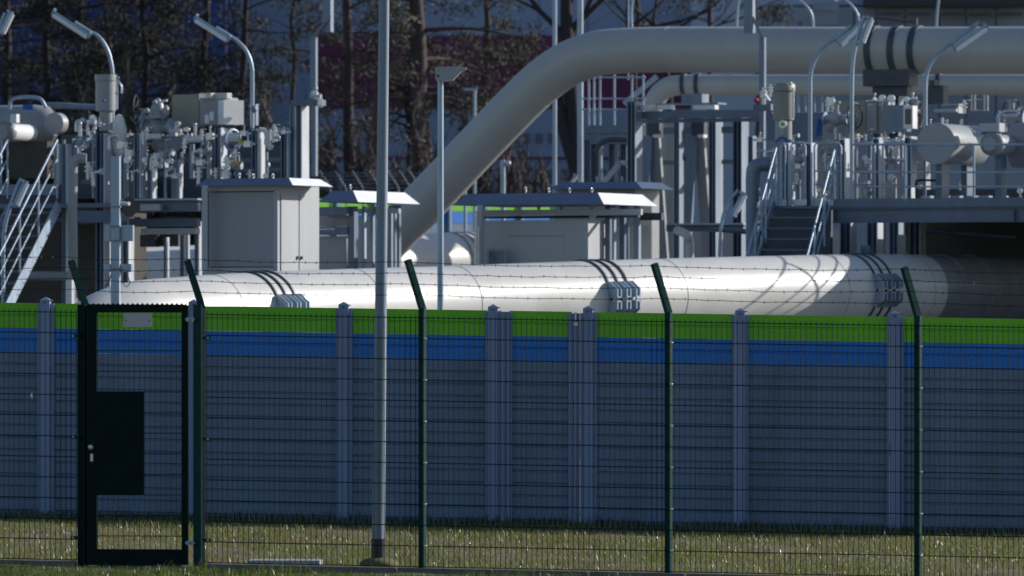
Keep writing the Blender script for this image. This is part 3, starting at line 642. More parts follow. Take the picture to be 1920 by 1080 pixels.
# tank at right
tk = thing('pressure_vessel', 'large grey horizontal cylinder vessel with flat round end on right platform', 'vessel', P(1790,385,99))
ax = (Bx+A*.05).normalized()
e = P(1755,269,98.9); q = MB(); q.tube([e, e+ax*.03], .385, 48); q.tube([e-ax*.008, e+ax*.002], .12, 24); obj('end_cap', q, 'vessel', tk)
q = MB(); q.tube([e+ax*.03, e+ax*1.75, e+ax*1.85, e+ax*1.9], 1, 48, True, [.378,.378,.33,.2]); obj('shell', q, 'vessel', tk)
for k in (.3,1.2):
    q = MB(); c = e+ax*k+Z*.38; q.tube([c, c+Z*.09], .028, 10); q.tube([c+Z*.07, c+Z*.11], .018, 8); obj('nozzle', q, 'chrome', tk)
for k in (.3,1.5): q = MB(); c = e+ax*k; q.box(c-Z*.75, (.12,.4,.85)); obj('leg', q, 'steel', tk)
t2 = thing('pressure_vessel', 'smaller grey cylinder with stepped collar right of the large vessel', 'vessel', P(1870,385,99))
e = P(1857,270,98.6); q = MB(); q.tube([e, e+ax*.02, e+ax*.021, e+ax*.2], 1, 32, True, [.14,.14,.215,.215]); obj('collar', q, 'cabd', t2)
q = MB(); q.tube([e-ax*.05, e], .13, 28); obj('end_cap', q, 'vessel', t2)
q = MB(); q.tube([e+ax*.2, e+ax*1.15, e+ax*1.3], 1, 32, True, [.19,.19,.12]); obj('shell', q, 'vessel', t2)
q = MB(); c = e+ax*.5; q.box(c-Z*.65, (.12,.3,.9)); obj('leg', q, 'steel', t2)
bx = thing('control_box', 'flat grey box mounted above the stepped cylinder', 'box', P(1855,247,99)); q = MB(); q.gb(1837,1873,231,247,98.8,.3); obj('housing', q, 'cab', bx); q = MB(); q.gb(1840,1870,247.2,252,98.9,.2); obj('bracket', q, 'steel', bx)
t3 = thing('pressure_vessel', 'dark grey vessel partly cut off by the right edge', 'vessel', P(1920,385,100)); q = MB(); e = P(1925,272,99.6); q.tube([e-A*.35, e-A*.25, e+A*1.5], 1, 40, True, [.2,.42,.45]); obj('shell', q, 'vessel', t3); q = MB(); q.box(e+A*.5-Z*.75,(.6,.3,.8)); obj('saddle', q, 'steel', t3)
v = valve('valve with large black top handwheel at the right edge', 1897, 222, 100.3, 1.1, None); handwheel(v, P(1897,210,100.3), (Bx+A*.35), .23)
q = MB(); q.tube([P(1872,240,100.2),P(1875,212,100.2),P(1885,208,100.2),P(1905,208,100.2),P(1918,228,100.2)], .03, 8); q.tube([P(1880,218,100.0),P(1908,217,100.0)], .035, 8); obj('yoke', q, 'chrome', v)
# cabinets and boards
cbx = thing('control_cabinet', 'beige panel board standing behind the black handwheel on right platform', 'cabinet', P(1597,250,101)); q = MB(); q.gb(1572,1623,189,249,101,.35); obj('housing', q, 'beige', cbx)
cb2 = thing('control_cabinet', 'grey double door cabinet in the middle of the right platform', 'cabinet', P(1643,250,100.8)); q = MB(); q.gb(1624,1665,190,249,100.8,.35); obj('housing', q, 'cabd', cb2)
for a,b in ((1625.5,1643.3),(1645.7,1663.5)):
    q = MB(); q.gb(a,b,192,247,100.78,.016); d_ = obj('door', q, 'cabd', cb2)
    q = MB(); [q.gb(a+2+5*k,a+5+5*k,194.5,197.5,100.77,.006) for k in range(3)]; q.gb((a+b)/2-3,(a+b)/2+3,241,243.5,100.76,.02); obj('vent', q, 'white', d_)
q = MB(); q.gb(1624,1642,188,189.6,100.75,.3); q.gb(1647,1665,188,189.6,100.75,.3); obj('top_strip', q, 'chrome', cb2)
cb3 = thing('control_cabinet', 'blue grey instrument cabinet with white framed dark display on its right', 'cabinet', P(1687,250,100.5)); q = MB(); q.gb(1665.5,1696,197,247,100.5,.35); obj('housing', q, 'galvd', cb3)
q = MB(); q.gb(1694,1711,198,241,100.3,.25); df = obj('display_frame', q, 'white', cb3); q = MB(); q.gb(1697,1708,204,233,100.29,.008); obj('display', q, 'screen', df)
wv = valve('valve driven by a large black handwheel beside the beige board', 1568, 222, 100.4, 1.0, None); handwheel(wv, P(1603,217,100.2), (A+Bx*-.25), .24); q = MB(); q.tube([P(1572,216,100.3),P(1603,217,100.2)], .02, 8); obj('stem', q, 'chrome', wv)
wv = valve('valve with narrow tall black handwheel right of the instrument cabinet', 1716, 214, 101.2, .8, None); handwheel(wv, P(1724,215,100.7), (A+Bx*.12), .24)
q = MB(); q.gb(1541,1590,235,290,101,.5); q.ball(P(1566,236,101.2), .24, 16); one('globe_valve', q, 'vessel', 'bulky rounded grey valve body behind the platform railing', 'valve')
can = thing('filter_canister', 'upright beige cylinder canister under the high pipe left of the stairs top', 'canister', P(1469,262,101.3))
q = MB(); q.tube([P(1469,172,101.3),P(1469,225,101.3)], .20, 28); obj('shell', q, 'beige', can); q = MB(); q.tube([P(1469,156,101.3),P(1469,159,101.3),P(1469,171,101.3)], 1, 28, True, [.19,.225,.225]); obj('lid', q, 'beige', can)
q = MB(); q.tube([P(1469,225.5,101.3),P(1469,262,101.3)], .16, 24); obj('base', q, 'vessel', can); q = MB(); q.ball(P(1482,156,101), .035, 8); q.tube([P(1487,165,101),P(1487,222,101)], .025, 8); obj('bracket', q, 'chrome', can)
gau = thing('pressure_gauge', 'round gauge with green dial on the canister front', 'gauge', P(1469,234,100.9)); q = MB(); e = P(1469,233,100.95); q.tube([e, e-Bx*.05], .075, 20); obj('case', q, 'chrome', gau); q = MB(); q.tube([e-Bx*.051, e-Bx*.055], .04, 16); obj('dial', q, 'green', gau)
bent('blue_hose', 'looping blue hose below the canister', 'hose', [(1455,268),(1460,260),(1468,258),(1476,263),(1480,270)], 100.6, .02, 'bluec')
for i in range(3): bent('blue_hose', ['leftmost of three short blue hoses beside the rounded valve body','middle of three short blue hoses beside the rounded valve body','rightmost of three short blue hoses beside the rounded valve body'][i], 'hose', [(1530+i*5,255),(1532+i*4,240),(1535+i*3,222)], 100.6, .022, 'bluec')
bent('bypass_pipe', 'grey insulated pipe with rounded top standing left of the stairs', 'pipe', [(1412,560),(1412,400),(1412,330),(1416,314),(1428,308),(1444,308)], 100.2, .14, 'galvd')
# equipment behind railing, dark blocks
q = MB(); 
q.gb(1720,2000,354,384,101.5,.8); one('cable_tray', q, 'dark', 'long dark tray behind the lower rails of the right platform', 'tray')
for k in range(6):
    x = [1735,1770,1790,1820,1845,1875][k]; q = MB(); q.gb(x-9,x+9,367,383,99.6,.2); one('battery_box', q, 'galv', f'small pale box on the deck edge under the vessels, {["first","second","third","fourth","fifth","sixth"][k]} from the left', 'box', 'small pale boxes on the deck edge')
q = MB(); q.tube(crom([P(1718,378,99.2),P(1718,345,99.2),P(1724,338,99.2),P(1765,338,99.2),P(1770,330,99.2),P(1770,312,99.2)],5), .022, 8); one('black_conduit', q, 'black', 'bent black conduit below the large horizontal vessel', 'conduit')
q = MB(); q.gb(1700,1960,220,229,104,.2); one('pipe_rack_beam', q, 'steel', 'horizontal steel beam behind the vessels on the right platform', 'beam')
q = MB(); q.gb(1752,1792,204,210,104.5,.3); q.gb(1765,1797,195,197,104.5,.3); q.gb(1794,1797,197,212,104.5,.3); one('bracket_frame', q, 'cab', 'small pale bracket frame below the thin high pipe at right', 'bracket')
q = MB(); q.gb(1738,1768,160,195,107,.3); q.gb(1742,1752,150,161,106.9,.2); one('pipe_bracket', q, 'dark', 'dark bracket hanging on the thin high pipe at right', 'bracket')
q = MB(); [q.tube([P(x,178,108),P(x,208,108)], .018, 6) for x in (1822,1828,1846,1852)]; [q.tube([P(1822,y,108),P(1852,y,108)], .014, 6) for y in (187,207)]; one('access_ladder', q, 'chrome', 'short bright ladder end hanging below the thin high pipe', 'ladder')
k = 0; rr_ = random.Random(4)
sp_ = [(1600,290),(1622,296),(1635,340),(1612,352),(1626,362),(1668,268),(1680,282),(1690,300),(1672,332),(1683,262),(1548,300),(1556,310),(1530,290),(1497,312),(1493,335),(1540,372),(1550,365),(1640,186),(1655,184),(1672,185),(1425,262),(1436,290),(1444,170),(1425,283),(1560,190),(1552,196),(1575,258),(1567,250),(1700,186),(1712,184),(1885,232),(1910,214),(1800,345),(1913,358),(1745,238),(1775,236),(1808,200),(1590,272),(1660,262),(1693,262),(1630,302),(1714,350)]
for x, y in sp_: fitting('small bright steel pipe fitting among the equipment on the right platform', x, y, 100.0+rr_.random()*.8, .7+.5*rr_.random(), 'bright fittings on the right platform')
for i,(x, y0, y1) in enumerate(((1605,262,380),(1630,262,380),(1662,262,340),(1677,262,380),(1690,262,330),(1497,268,380),(1545,275,380),(1562,300,380),(1734,262,378),(1715,262,378))):
    q = MB(); q.tube([P(x,y0,100.8),P(x,y1,100.8)], .045 if i%2 else .03, 10); one('riser_pipe', q, 'galvd' if i%3 else 'cab', 'thin upright pipe behind the railing of the right platform', 'pipe', 'thin upright pipes on the right platform')
for i,(x,y) in enumerate(((1500,300),(1553,285),(1618,318),(1672,300),(1640,362))): valve(['small valve behind the railing just right of the left stair rail','small valve below the rounded valve body','small valve under the double door cabinet','small valve below the instrument cabinet','lowest small valve by the toe board under the cabinets'][i], x, y, 100.4, .55, 'knob')
q = MB(); q.gb(1490,1730,300,372,103,.3); one('back_panel', q, 'cabd', 'shaded grey panel closing the rear of the right platform', 'panel')
q = MB(); q.gb(1440,1560,212,262,105.5,.4); one('plant_box', q, 'steel', 'blue grey steel box girder between canister and handwheel', 'girder')
q = MB(); [q.tube([P(x,180,109),P(x,212,109)], .022, 8) for x in (1497,1510,1527,1541,1551,1563)]; [q.tube([P(1490,y,109),P(1575,y,109)], .02, 8) for y in (189,211)]; one('far_railing', q, 'galv', 'bright little railing below the thin pipe right of the canister', 'railing')
q = MB(); q.gb(1195,1570,430,620,117,.4); one('retaining_wall', q, 'cabd', 'low grey wall behind the trestle legs and the stairs', 'wall')
q = MB(); q.gb(1432,1556,391.5,600,100.6,.1); one('stair_dark_backing', q, 'navy', 'added dark navy backing behind the right platform stairs', 'screen')  # backing sheet added so the gaps between treads read dark
# gooseneck lamps
goose('curved tube lamp nearest the stairs on the right platform', [(1519,268),(1519,180),(1520,138),(1530,108),(1548,86),(1572,68),(1597,48)], (1572,82), (1618,36), 98.9)
goose('upright leaning tube lamp in front of the pipe straps', [(1597,380),(1597,200),(1598,130),(1603,90),(1612,55),(1622,30)], (1612,80), (1630,33), 97.9, cable=False)
goose('curved tube lamp right of the pipe straps', [(1735,262),(1735,180),(1737,140),(1750,112),(1775,88),(1800,68),(1836,42)], (1788,90), (1848,48), 99.2)
goose('tube lamp below the stairs, its pole rising from behind the cream pipe', [(1348,560),(1350,450),(1356,405),(1366,380),(1384,356)], (1370,405), (1393,362), 97.0, .03, cable=False)
goose('small tube lamp peeping over the small cabin roof', [(1068,400),(1068,350),(1074,335)], (1067,345), (1079,328), 110, .02, sc=.7, cable=False)
goose('far curved lamp arm above the high pipe left of centre right', [(1190,90),(1184,40),(1186,0),(1195,-40)], (1200,-40), (1230,-70), 125, .03, cable=False)
goose('far curved lamp arm above the high pipe near the top right corner', [(1755,110),(1756,40),(1762,-10),(1775,-40)], (1780,-40), (1810,-70), 125, .03, cable=False)
goose('far curved lamp arm bending left above the high pipe', [(1524,110),(1524,40),(1515,15),(1495,-2),(1470,-16)], (1480,-8), (1430,-34), 122, .03, cable=False)
goose('far curved lamp arm bending left beside the dark mast', [(1610,110),(1610,40),(1604,20),(1590,4),(1565,-10)], (1575,-2), (1530,-30), 122, .03, cable=False)
goose('far thin lamp arm above the thin pipe elbow', [(1380,110),(1382,30),(1388,-10),(1400,-40)], (1405,-40), (1430,-70), 125, .03, cable=False)

# ---------------------------------------------------------------- hinged masts
def hmast(label, x, top, mid, off, Y, x2):
    t = thing('hinged_mast', label, 'mast', P(x2,560,Y)-Z*2.4, 'hinged masts'); q = MB(); q.gb(x-8,x+8,top,mid,Y,.14); obj('upper_section', q, 'galvd', t)
    q = MB(); q.beam(P(x+8,mid-30,Y-.02),P(x2,mid+8,Y-.02), .05,.05); obj('link', q, 'galvd', t)
    q = MB(); q.gb(x2-5,x2+5,mid+8,off,Y-.02,.09); obj('lower_section', q, 'galvd', t)
    q = MB(); q.prism([P(x2-5,off-2,Y-.1),P(x2+2,off-6,Y-.1),P(x2+14,off+12,Y-.1),P(x2+4,off+14,Y-.1)], Bx*.12); obj('bracket', q, 'chrome', t); return t
hmast('hinged dark mast with offset lower pole crossing the high pipe', 1403, -60, 62, 176, 104, 1428)
hmast('hinged mast with offset lower pole among the pines left of the tall lamp post', 612, -60, 60, 175, 112, 587)
q = MB(); q.gb(583,592,180,330,112.3,.1); one('mast_pole', q, 'galvd', 'pale lower mast pole behind the closed cabin roof', 'pole')
q = MB(); q.gb(1424,1432,186,300,104.5,.1); one('mast_pole', q, 'galvd', 'pale lower mast pole left of the upright canister', 'pole')
fitting('steel pulley bracket on the mast left of the canister', 1432, 180, 103.5, 1.2); fitting('steel pulley bracket on the mast above the twin columns', 592, 180, 111.5, 1.4)
q = MB(); q.gb(1413,1445,195,207,104,.4); one('mounting_box', q, 'steel', 'small dark blue box at the mast foot left of the canister', 'box')
q = MB(); q.ball(P(1418,188,103.8), .05, 8); one('red_lamp', q, 'red', 'tiny red knob on the mast foot box', 'knob')

# ---------------------------------------------------------------- middle steel frame
mf = thing('steel_gantry', 'tall steel portal frame under the thin pipe elbow', 'frame', P(1300,560,114)-Z*2.5)
for x, y0, y1, w_, Y in ((1189,190,560,.19,110),(1272,215,560,.12,112),(1340,215,560,.16,112),(1388,210,560,.2,111),(1410,255,560,.10,110)):
    q = MB(); q.hcol(x, y0, y1, Y, w_, .02, w_*1.4); obj('column', q, 'steel' if x > 1370 else 'galvd', mf)
for (x0,x1,y0,y1,Y) in ((1198,1445,207,221,109.6),(1200,1440,222,229,110.4),(1235,1395,238,250,113),(1250,1392,422,434,106),(1205,1400,300,308,113)):
    q = MB(); q.gb(x0,x1,y0,y1,Y,.16); obj('beam', q, 'steel', mf)
q = MB(); q.gb(1250,1392,418.5,421.6,105.8,.3); obj('cable_tray', q, 'galv', mf)
q = MB()
for x0,x1 in ((1200,1222),(1233,1258),(1300,1340)): q.gb(x0,x1,197,205,110,.2)
obj('bearing_plate', q, 'white', mf)
for i, (xc, lab) in enumerate(((1222,'left tapering trestle leg pair under the portal frame'),(1306,'right tapering trestle leg pair under the portal frame'))):
    t = thing('trestle', lab, 'trestle', P(xc,560,114)-Z*2.4, 'trestles under the thin pipe')
    for s_ in (-1,1):
        q = MB(); q.beam(P(xc+s_*6,255,112.5), P(xc+s_*30,600,112.5+(.6 if s_>0 else 0)), .22, .10); obj('leg', q, 'galvd' if s_ < 0 else 'cabd', t)
    q = MB(); q.gb(xc-10,xc+12,215,254,112.3,.25); q.gb(xc+8,xc+14,228,256,112.2,.2); obj('head', q, 'dark', t); q = MB(); q.gb(xc+2,xc+13,252,258,112.1,.2); obj('bearing', q, 'white', t)
q = MB(); q.tube([P(1255,225,116),P(1255,560,116)], .2, 24); one('standpipe', q, 'vessel', 'wide grey vertical pipe between the two trestles', 'pipe')
q = MB(); q.tube([P(1338,228,115),P(1338,560,115)], .2, 24); one('standpipe', q, 'cabd', 'wide grey vertical pipe right of the right trestle', 'pipe')
q = MB(); q.tube(crom([P(1293,560,104),P(1293,480,104),P(1293,455,104),P(1287,440,104),P(1270,432,104.6)],5), .085, 16); one('small_elbow', q, 'pipe', 'small sunlit cream elbow pipe below the cable tray', 'pipe')
bl = thing('pipe_rack', 'low dark blue steel rack left of the portal frame', 'frame', P(1140,560,118)-Z*2.4)
for (x0,x1,y0,y1,d) in ((1095,1178,232,250,.3),(1095,1178,252,262,.5),(1105,1175,262,270,.2)): q = MB(); q.gb(x0,x1,y0,y1,118,d); obj('beam', q, 'steel', bl)
for x in (1104,1120,1150,1172): q = MB(); q.hcol(x, 262, 560, 118.4, .14); obj('column', q, 'steel', bl)
q = MB(); q.gb(1094,1120,252,560,119,.3); obj('panel', q, 'steel', bl)
q = MB(); q.beam(P(1130,345,117),P(1162,305,117), .05,.12); q.beam(P(1162,305,117),P(1178,305,117), .05,.1); obj('stair_rail', q, 'galv', bl)
q = MB(); q.tube(crom([P(1118,285,116.6),P(1126,270,116.6),P(1145,262,116.6),P(1178,262,116.6)],5), .06, 12); obj('bent_duct', q, 'dark', bl)
ral = thing('guard_railing', 'thin guard railing seen under the bend of the big pipe', 'railing', P(1150,230,116))
for y in (145,185,205): q = MB(); q.tube([P(1092,y,116.5),P(1210,y,116)], .02, 8); obj('rail', q, 'galv', ral)
for x in (1104,1114,1125,1152,1185,1206): q = MB(); q.tube([P(x,140,116.3),P(x,235,116.3)], .024, 8); obj('rail_post', q, 'galv', ral)
q = MB(); q.beam(P(1170,195,117),P(1232,143,117), .05,.12); obj('brace', q, 'galv', ral)
for i,(x,y0,y1,wd) in enumerate(((1040,-50,400,8),(1088,-50,400,11),(943,300,400,9),(890,170,400,6),(1178,-20,90,3),(872,330,470,6),(843,380,470,4))):
    lb = ['slim background lamp pole left of the forked tree','background pole crossing behind the big pipe bend beside the forked tree','short pale pole below the diagonal pipe','small far street lamp right of the beak headed lamp post','hair thin far aerial above the big pipe','thin pole below the diagonal pipe in front of the far green wall','thinnest pole left of the wide cabin in front of the far wall'][i]
    Y = 128 if i != 3 else 150; t = thing('background_pole', lb, 'pole', P(x,y1,Y)); q = MB(); q.tube([P(x,y1+60,Y),P(x,y0,Y)], wd/2/S(Y), 12); obj('pole', q, 'galv', t)
    if i == 3: q = MB(); q.gb(870,895,165,170,Y,.3,0); obj('lamp_head', q, 'galv', t)
    if i == 2: q = MB(); q.ball(P(953,306,Y), .07, 8); obj('camera_head', q, 'chrome', t)

# ---------------------------------------------------------------- left platform
YL = 100.
lpn = thing('steel_platform', 'steel platform at left carrying dense grey pipework', 'platform', P(250,420,YL)-Z*4)
for (x0,x1,y0,y1,Y,d,m_) in ((145,232,395,417,99.8,.15,'steel'),(225,372,376,396,100,.12,'steel'),(262,300,383,395,99.85,.1,'cab'),(350,366,383,395,99.85,.1,'cab'),(225,372,410,425,100.5,.14,'steel'),(262,367,428,439,100.4,.2,'cab'),(-60,103,346,366,102,.2,'galvd'),(-60,110,384,398,102.2,.2,'steel')):  # pale cab pieces paint the sunlit flange patches and the lit beam
    q = MB(); q.gb(x0,x1,y0,y1,Y,d); obj('beam', q, m_, lpn)
q = MB(); q.gb(225,372,372.5,375.5,99.8,1.4); obj('deck', q, 'galv', lpn)
q = MB(); q.gb(-150,225,382,390,100.6,5); obj('deck', q, 'steel', lpn)
for x, y0, y1, w_, m_ in ((125,270,600,.10,'steel'),(195,250,600,.2,'steel'),(262,250,372,.14,'galvd'),(240,372,600,.12,'steel'),(285,290,372,.10,'galvd'),(346,440,600,.1,'steel'),(336,300,372,.07,'galvd'),(413,240,372,.14,'steel'),(483,242,372,.15,'steel'),(538,240,372,.15,'steel'),(564,197,372,.17,'steel'),(553,197,372,.12,'galvd'),(312,445,600,.05,'dark'),(372,415,600,.08,'steel')):
    q = MB(); q.hcol(x, y0, y1, 100.9, w_, .03, w_*1.25); obj('column', q, m_, lpn)
q = MB(); q.gb(545,598,187,198,100.6,.3); obj('cap_plate', q, 'steel', lpn)
for i, x in enumerate((597,603)): q = MB(); q.tube([P(x,184,100.4),P(x,202,100.4)], .018, 8); obj('stay_bolt', q, 'chrome', lpn)
sl = thing('steel_staircase', 'steel stairs with handrails climbing at the far left', 'stairs', P(40,560,97)-Z*2.6)
run = Vector((-.72,-1.6,-1.75)); tl, tr = P(18,392,99.4), P(110,385,99.1)
for b0 in (tl, tr): q = MB(); q.beam(b0, b0+run*1.2, .02, .24); obj('stringer', q, 'galv', sl)
for k in range(10):
    q = MB(); o = run*((k+.6)/8.); q.obox((tl+tr)/2+o, (tr-tl)/2*.97, Vector((.1,.12,0))*.9, Z*.014); obj('tread', q, 'steel', sl)
for b0 in (P(107,262,99.1), P(14,262,99.4)):
    e = b0+run*1.35; q = MB(); q.tube([b0, e], .022, 8); obj('handrail', q, 'galv', sl)
    for dz_ in (.36,.72): q = MB(); q.tube([b0-Z*dz_, e-Z*dz_], .014, 8); obj('midrail', q, 'galv', sl)
    for k in (0,.4,.8): q = MB(); s1 = b0+run*k; q.tube([s1, s1-Z*1.1], .018, 8); obj('baluster', q, 'galv', sl)
q = MB(); q.tube([P(x,262,100) for x in (0,)]+[P(2,262,100), P(2,345,100)], .02, 8); obj('baluster', q, 'galv', sl)
q = MB(); q.gb(-150,235,400,640,106,1); one('underdeck_dark_block', q, 'conc', 'dark block with shade put into its colour under the left platform', 'shade_block')  # dark block, shade below the deck painted into its colour
bent('vent_duct', 'pale grey vertical duct pipe with hooked top left of the square mast', 'duct', [(136,600),(136,450),(136,330),(138,308),(147,297),(162,297)], 99.2, .095, 'vessel')
bent('vent_duct', 'horizontal grey duct pipe low down behind the left stairs', 'duct', [(40,517),(90,517),(135,518)], 99.9, .085, 'vessel')
q = MB(); q.gb(123,135,525,640,98.5,.14); one('duct_foot', q, 'white', 'pale sunlit post under the vertical duct behind the wall', 'post')
# left vessels
v1 = thing('pressure_vessel', 'large grey rounded vessel at the upper left edge', 'vessel', P(60,345,102))
q = MB(); e = P(20,236,103.2); q.tube([e, e+A*.55, e+A*.85, e+A*1.0], 1, 40, True, [.40,.40,.36,.2]); q.tube([e-A*1.2, e], .40, 40); obj('shell', q, 'vessel', v1)
q = MB(); c = P(106,232,102.2); q.tube([c-Bx*.1, c+Bx*.1], .21, 24); obj('flange', q, 'vessel', v1)
q = MB(); e = P(2,247,101.0); q.tube([e, e+Bx*.04, e+Bx*.041, e+Bx*.25], 1, 32, True, [.15,.15,.205,.205]); obj('collar', q, 'cabd', v1)
q = MB(); q.tube([e+Bx*.25, e+Bx*1.1, e+Bx*1.2], 1, 32, True, [.165,.165,.10]); obj('nozzle', q, 'white', v1)
q = MB(); q.box(P(60,300,102), (.9,.4,.7)); obj('saddle', q, 'conc', v1)
q = MB(); q.tube(crom([P(18,205,101.4),P(20,190,101.4),P(32,183,101.4),P(60,182,101.4),P(76,186,101.4),P(86,202,101.4)],6), .035, 10); obj('lifting_bar', q, 'galv', v1)
q = MB(); q.tube([P(43,202,101.3),P(62,202,101.3)], .055, 10); obj('blue_cap', q, 'bluec', v1)
q = MB(); q.gb(19,31,214,230,101,.12); obj('bracket', q, 'white', v1)
bent('header_pipe', 'thin grey pipe running from the left vessel to the tall canister', 'pipe', [(84,198),(120,198),(150,200),(182,201)], 103, .06, 'galvd')
can = thing('filter_canister', 'upright pale canister in front of the left gooseneck lamp', 'canister', P(198,250,100.6))
q = MB(); q.tube([P(198,152,100.6),P(198,208,100.6)], .19, 28); obj('shell', q, 'vessel', can); q = MB(); q.tube([P(198,140,100.6),P(198,151.5,100.6)], .205, 28); obj('lid', q, 'vessel', can)
q = MB(); q.tube([P(199,208.5,100.6),P(199,245,100.6)], .125, 24); obj('base', q, 'vessel', can)
q = MB(); [q.tube([P(x,145,100.4),P(x,205,100.4)], .022, 8) for x in (219,)]; q.ball(P(221,146,100.4),.04,8); q.ball(P(219,175,100.4),.035,8); q.tube([P(221,150,100.4),P(228,162,100.4),P(228,175,100.4)], .02, 8); obj('bracket', q, 'chrome', can)
q = MB(); q.ball(P(195,189,99.9), .03, 8); obj('blue_knob', q, 'bluec', can)
q = MB(); q.ball(P(223,255,101), .27, 20, (.55,.55,1.55)); one('dome_vessel', q, 'white', 'sunlit white dome right of the upright canister', 'vessel')
wv = valve('valve with narrow black handwheel right of the upright canister', 268, 222, 101.4, .6, None); handwheel(wv, P(255,204,101), (A+Bx*.3), .25)
valve('tall actuator valve in the middle of the left pipework', 296, 238, 101.2, 1.25, 'knob'); q = MB(); q.tube([P(296,222,101),P(296,205,101),P(297,193,101)],1,16,True,[.16,.14,.09]); q.ball(P(311,208,100.8), .07,10,(1,1,1.7)); q.ball(P(275,208,100.8), .06,10); q.ball(P(290,192,100.8), .05,10); one('actuator', q, 'vessel', 'rounded grey actuator head with knobs above the tall valve', 'actuator')
q = MB(); q.tube([P(262,256,101),P(302,256,101)], .058, 16); one('header_pipe', q, 'white', 'bright short horizontal pipe left of the cone shaped valve', 'pipe')
q = MB(); q.tube([P(262,252,101),P(262,371,101)], .058, 16); one('header_pipe', q, 'cab', 'bright upright pipe dropping to the left deck', 'pipe')
q = MB(); q.tube([P(343,262,101),P(382,260,101)], .065, 16); q.tube([P(345,262,101),P(352,262,101)], .1, 16); one('header_pipe', q, 'white', 'bright short horizontal pipe under the beige board', 'pipe')
q = MB(); q.tube([P(290,262,101.3),P(300,272,101.3),P(325,272,101.3),P(345,262,101.3)],1,18,True,[.12,.19,.17,.09]); one('reducer', q, 'vessel', 'dull cone shaped pipe reducer beneath the actuator', 'pipe')
pb_ = thing('control_cabinet', 'flat beige board cabinet left of the louvred cabinet', 'cabinet', P(347,240,101.5)); q = MB(); q.gb(322,374,177,238,101.5,.25); obj('housing', q, 'beige', pb_)
lc = thing('control_cabinet', 'grey louvred twin cabinet with side panel coloured sunlit white', 'cabinet', P(400,240,101.2)); q = MB(); q.gb(374,424,183,234,101.2,.5); obj('housing', q, 'cabd', lc)
q = MB()
for a_ in (373,403):
    for k in range(3): q.gb(a_,a_+23,174.5+k*3.6,176.6+k*3.6,101.1,.2)
obj('louvre', q, 'white', lc)
q = MB(); c = P(433,211,101); q.box(c, (.20,.45,.46), R(-55)); obj('side_panel', q, 'white', lc)  # white paints the sunlight on this side of the grey cabinet
for x, y0 in ((388,215),(397,210),(417,216)): q = MB(); q.tube([P(x,y0,100.9),P(x,y0+16,100.9)], .042, 12); obj('cable_gland', q, 'white', lc)
q = MB(); q.ring(P(436,263,100.8), A+Bx*-.3, .20, .03, 28, 8); fl_ = thing('flange_ring', 'round pipe flange with yellow tag right of a bright column', 'flange', P(436,285,100.8)); obj('ring', q, 'galv', fl_)
q = MB(); q.tube([P(420,257,100.9),P(446,257,100.9)], .085, 16); obj('pipe_stub', q, 'white', fl_); q = MB(); q.gb(446,453,259,268,100.6,.02); obj('tag', q, 'yellow', fl_)
q = MB(); q.gb(437,452,302,307,100.8,.05); one('yellow_tag', q, 'yellow', 'small yellow tag above the closed cabin roof', 'tag')
bent('bent_pipe', 'small bright bent pipe right of the lamp foot', 'pipe', [(486,243),(496,245),(500,256),(500,270),(512,277)], 100.8, .045, 'white')
bent('bent_pipe', 'short curved pipe capping the column left of the twin columns', 'pipe', [(523,250),(530,243),(540,243),(544,250)], 100.7, .035, 'galv')
q = MB(); q.gb(468,480,195,235,101.4,.1); q.ball(P(476,205,101),.07,8); one('lamp_foot', q, 'galvd', 'lumpy grey lamp foot bracket beside the louvred cabinet', 'box')  # foot of the gooseneck lamp pole
goose('curved tube lamp above the upright canister at left', [(211,245),(211,160),(210,128),(202,95),(186,70),(166,58),(140,42)], (168,66), (100,22), 101.2)
goose('curved tube lamp above the lamp foot beside the louvred cabinet', [(473,240),(473,160),(472,125),(463,98),(448,80),(428,66),(405,52)], (430,72), (367,32), 101.2)
goose('tube lamp head cut off by the upper left edge', [(-10,120),(-6,70),(0,50),(10,24)], (0,62), (19,22), 99, cable=False)
goose('leaning tube lamp in front of the left stairs', [(6,600),(6,470),(10,420),(20,385),(33,350),(40,335)], (26,385), (46,340), 97.5, cable=False)
rr_ = random.Random(9)
sp_ = [(143,232),(150,245),(165,237),(168,228),(176,222),(186,233),(142,262),(158,275),(150,281),(170,262),(205,262),(228,272),(236,280),(246,288),(240,322),(248,326),(284,300),(292,304),(304,300),(318,302),(288,318),(312,320),(335,232),(330,245),(352,243),(366,245),(378,252),(394,255),(345,275),(268,328),(272,300),(376,305),(362,290),(430,300),(425,312),(441,284),(465,270),(458,250),(506,255),(512,258),(532,248),(372,330),(404,328),(426,328),(468,328),(500,330),(275,250),(268,258),(240,300),(165,320),(175,330),(328,330)]
for x, y in sp_: fitting('small bright steel pipe fitting among the pipework on the left platform', x, y, 100.0+rr_.random()*.8, .7+.6*rr_.random(), 'bright fittings on the left platform')
for i,(x, y0, y1) in enumerate(((104,262,345),(112,270,345),(120,262,345),(142,262,300),(175,240,372),(183,250,372),(230,262,372),(236,290,372),(310,280,372),(326,262,372),(340,285,372),(360,270,335),(378,262,335),(392,268,335),(430,290,335),(445,290,335),(500,285,335))):
    q = MB(); q.tube([P(x,y0,101.6),P(x,y1,101.6)], .05 if i%2 else .028, 10); one('riser_pipe', q, ('galvd','cab','galv')[i%3], 'thin upright pipe on the left platform', 'pipe', 'thin upright pipes on the left platform')
for i,(x0,x1,y) in enumerate(((140,180,258),(215,262,262),(275,330,326),(330,408,300),(420,545,300),(440,545,318),(150,232,340),(380,480,268))):
    q = MB(); q.gb(x0,x1,y-4,y+4,101.8,.1); one('cross_beam', q, 'steel', 'short dark cross beam between the columns of the left platform', 'beam', 'short cross beams of the left platform')
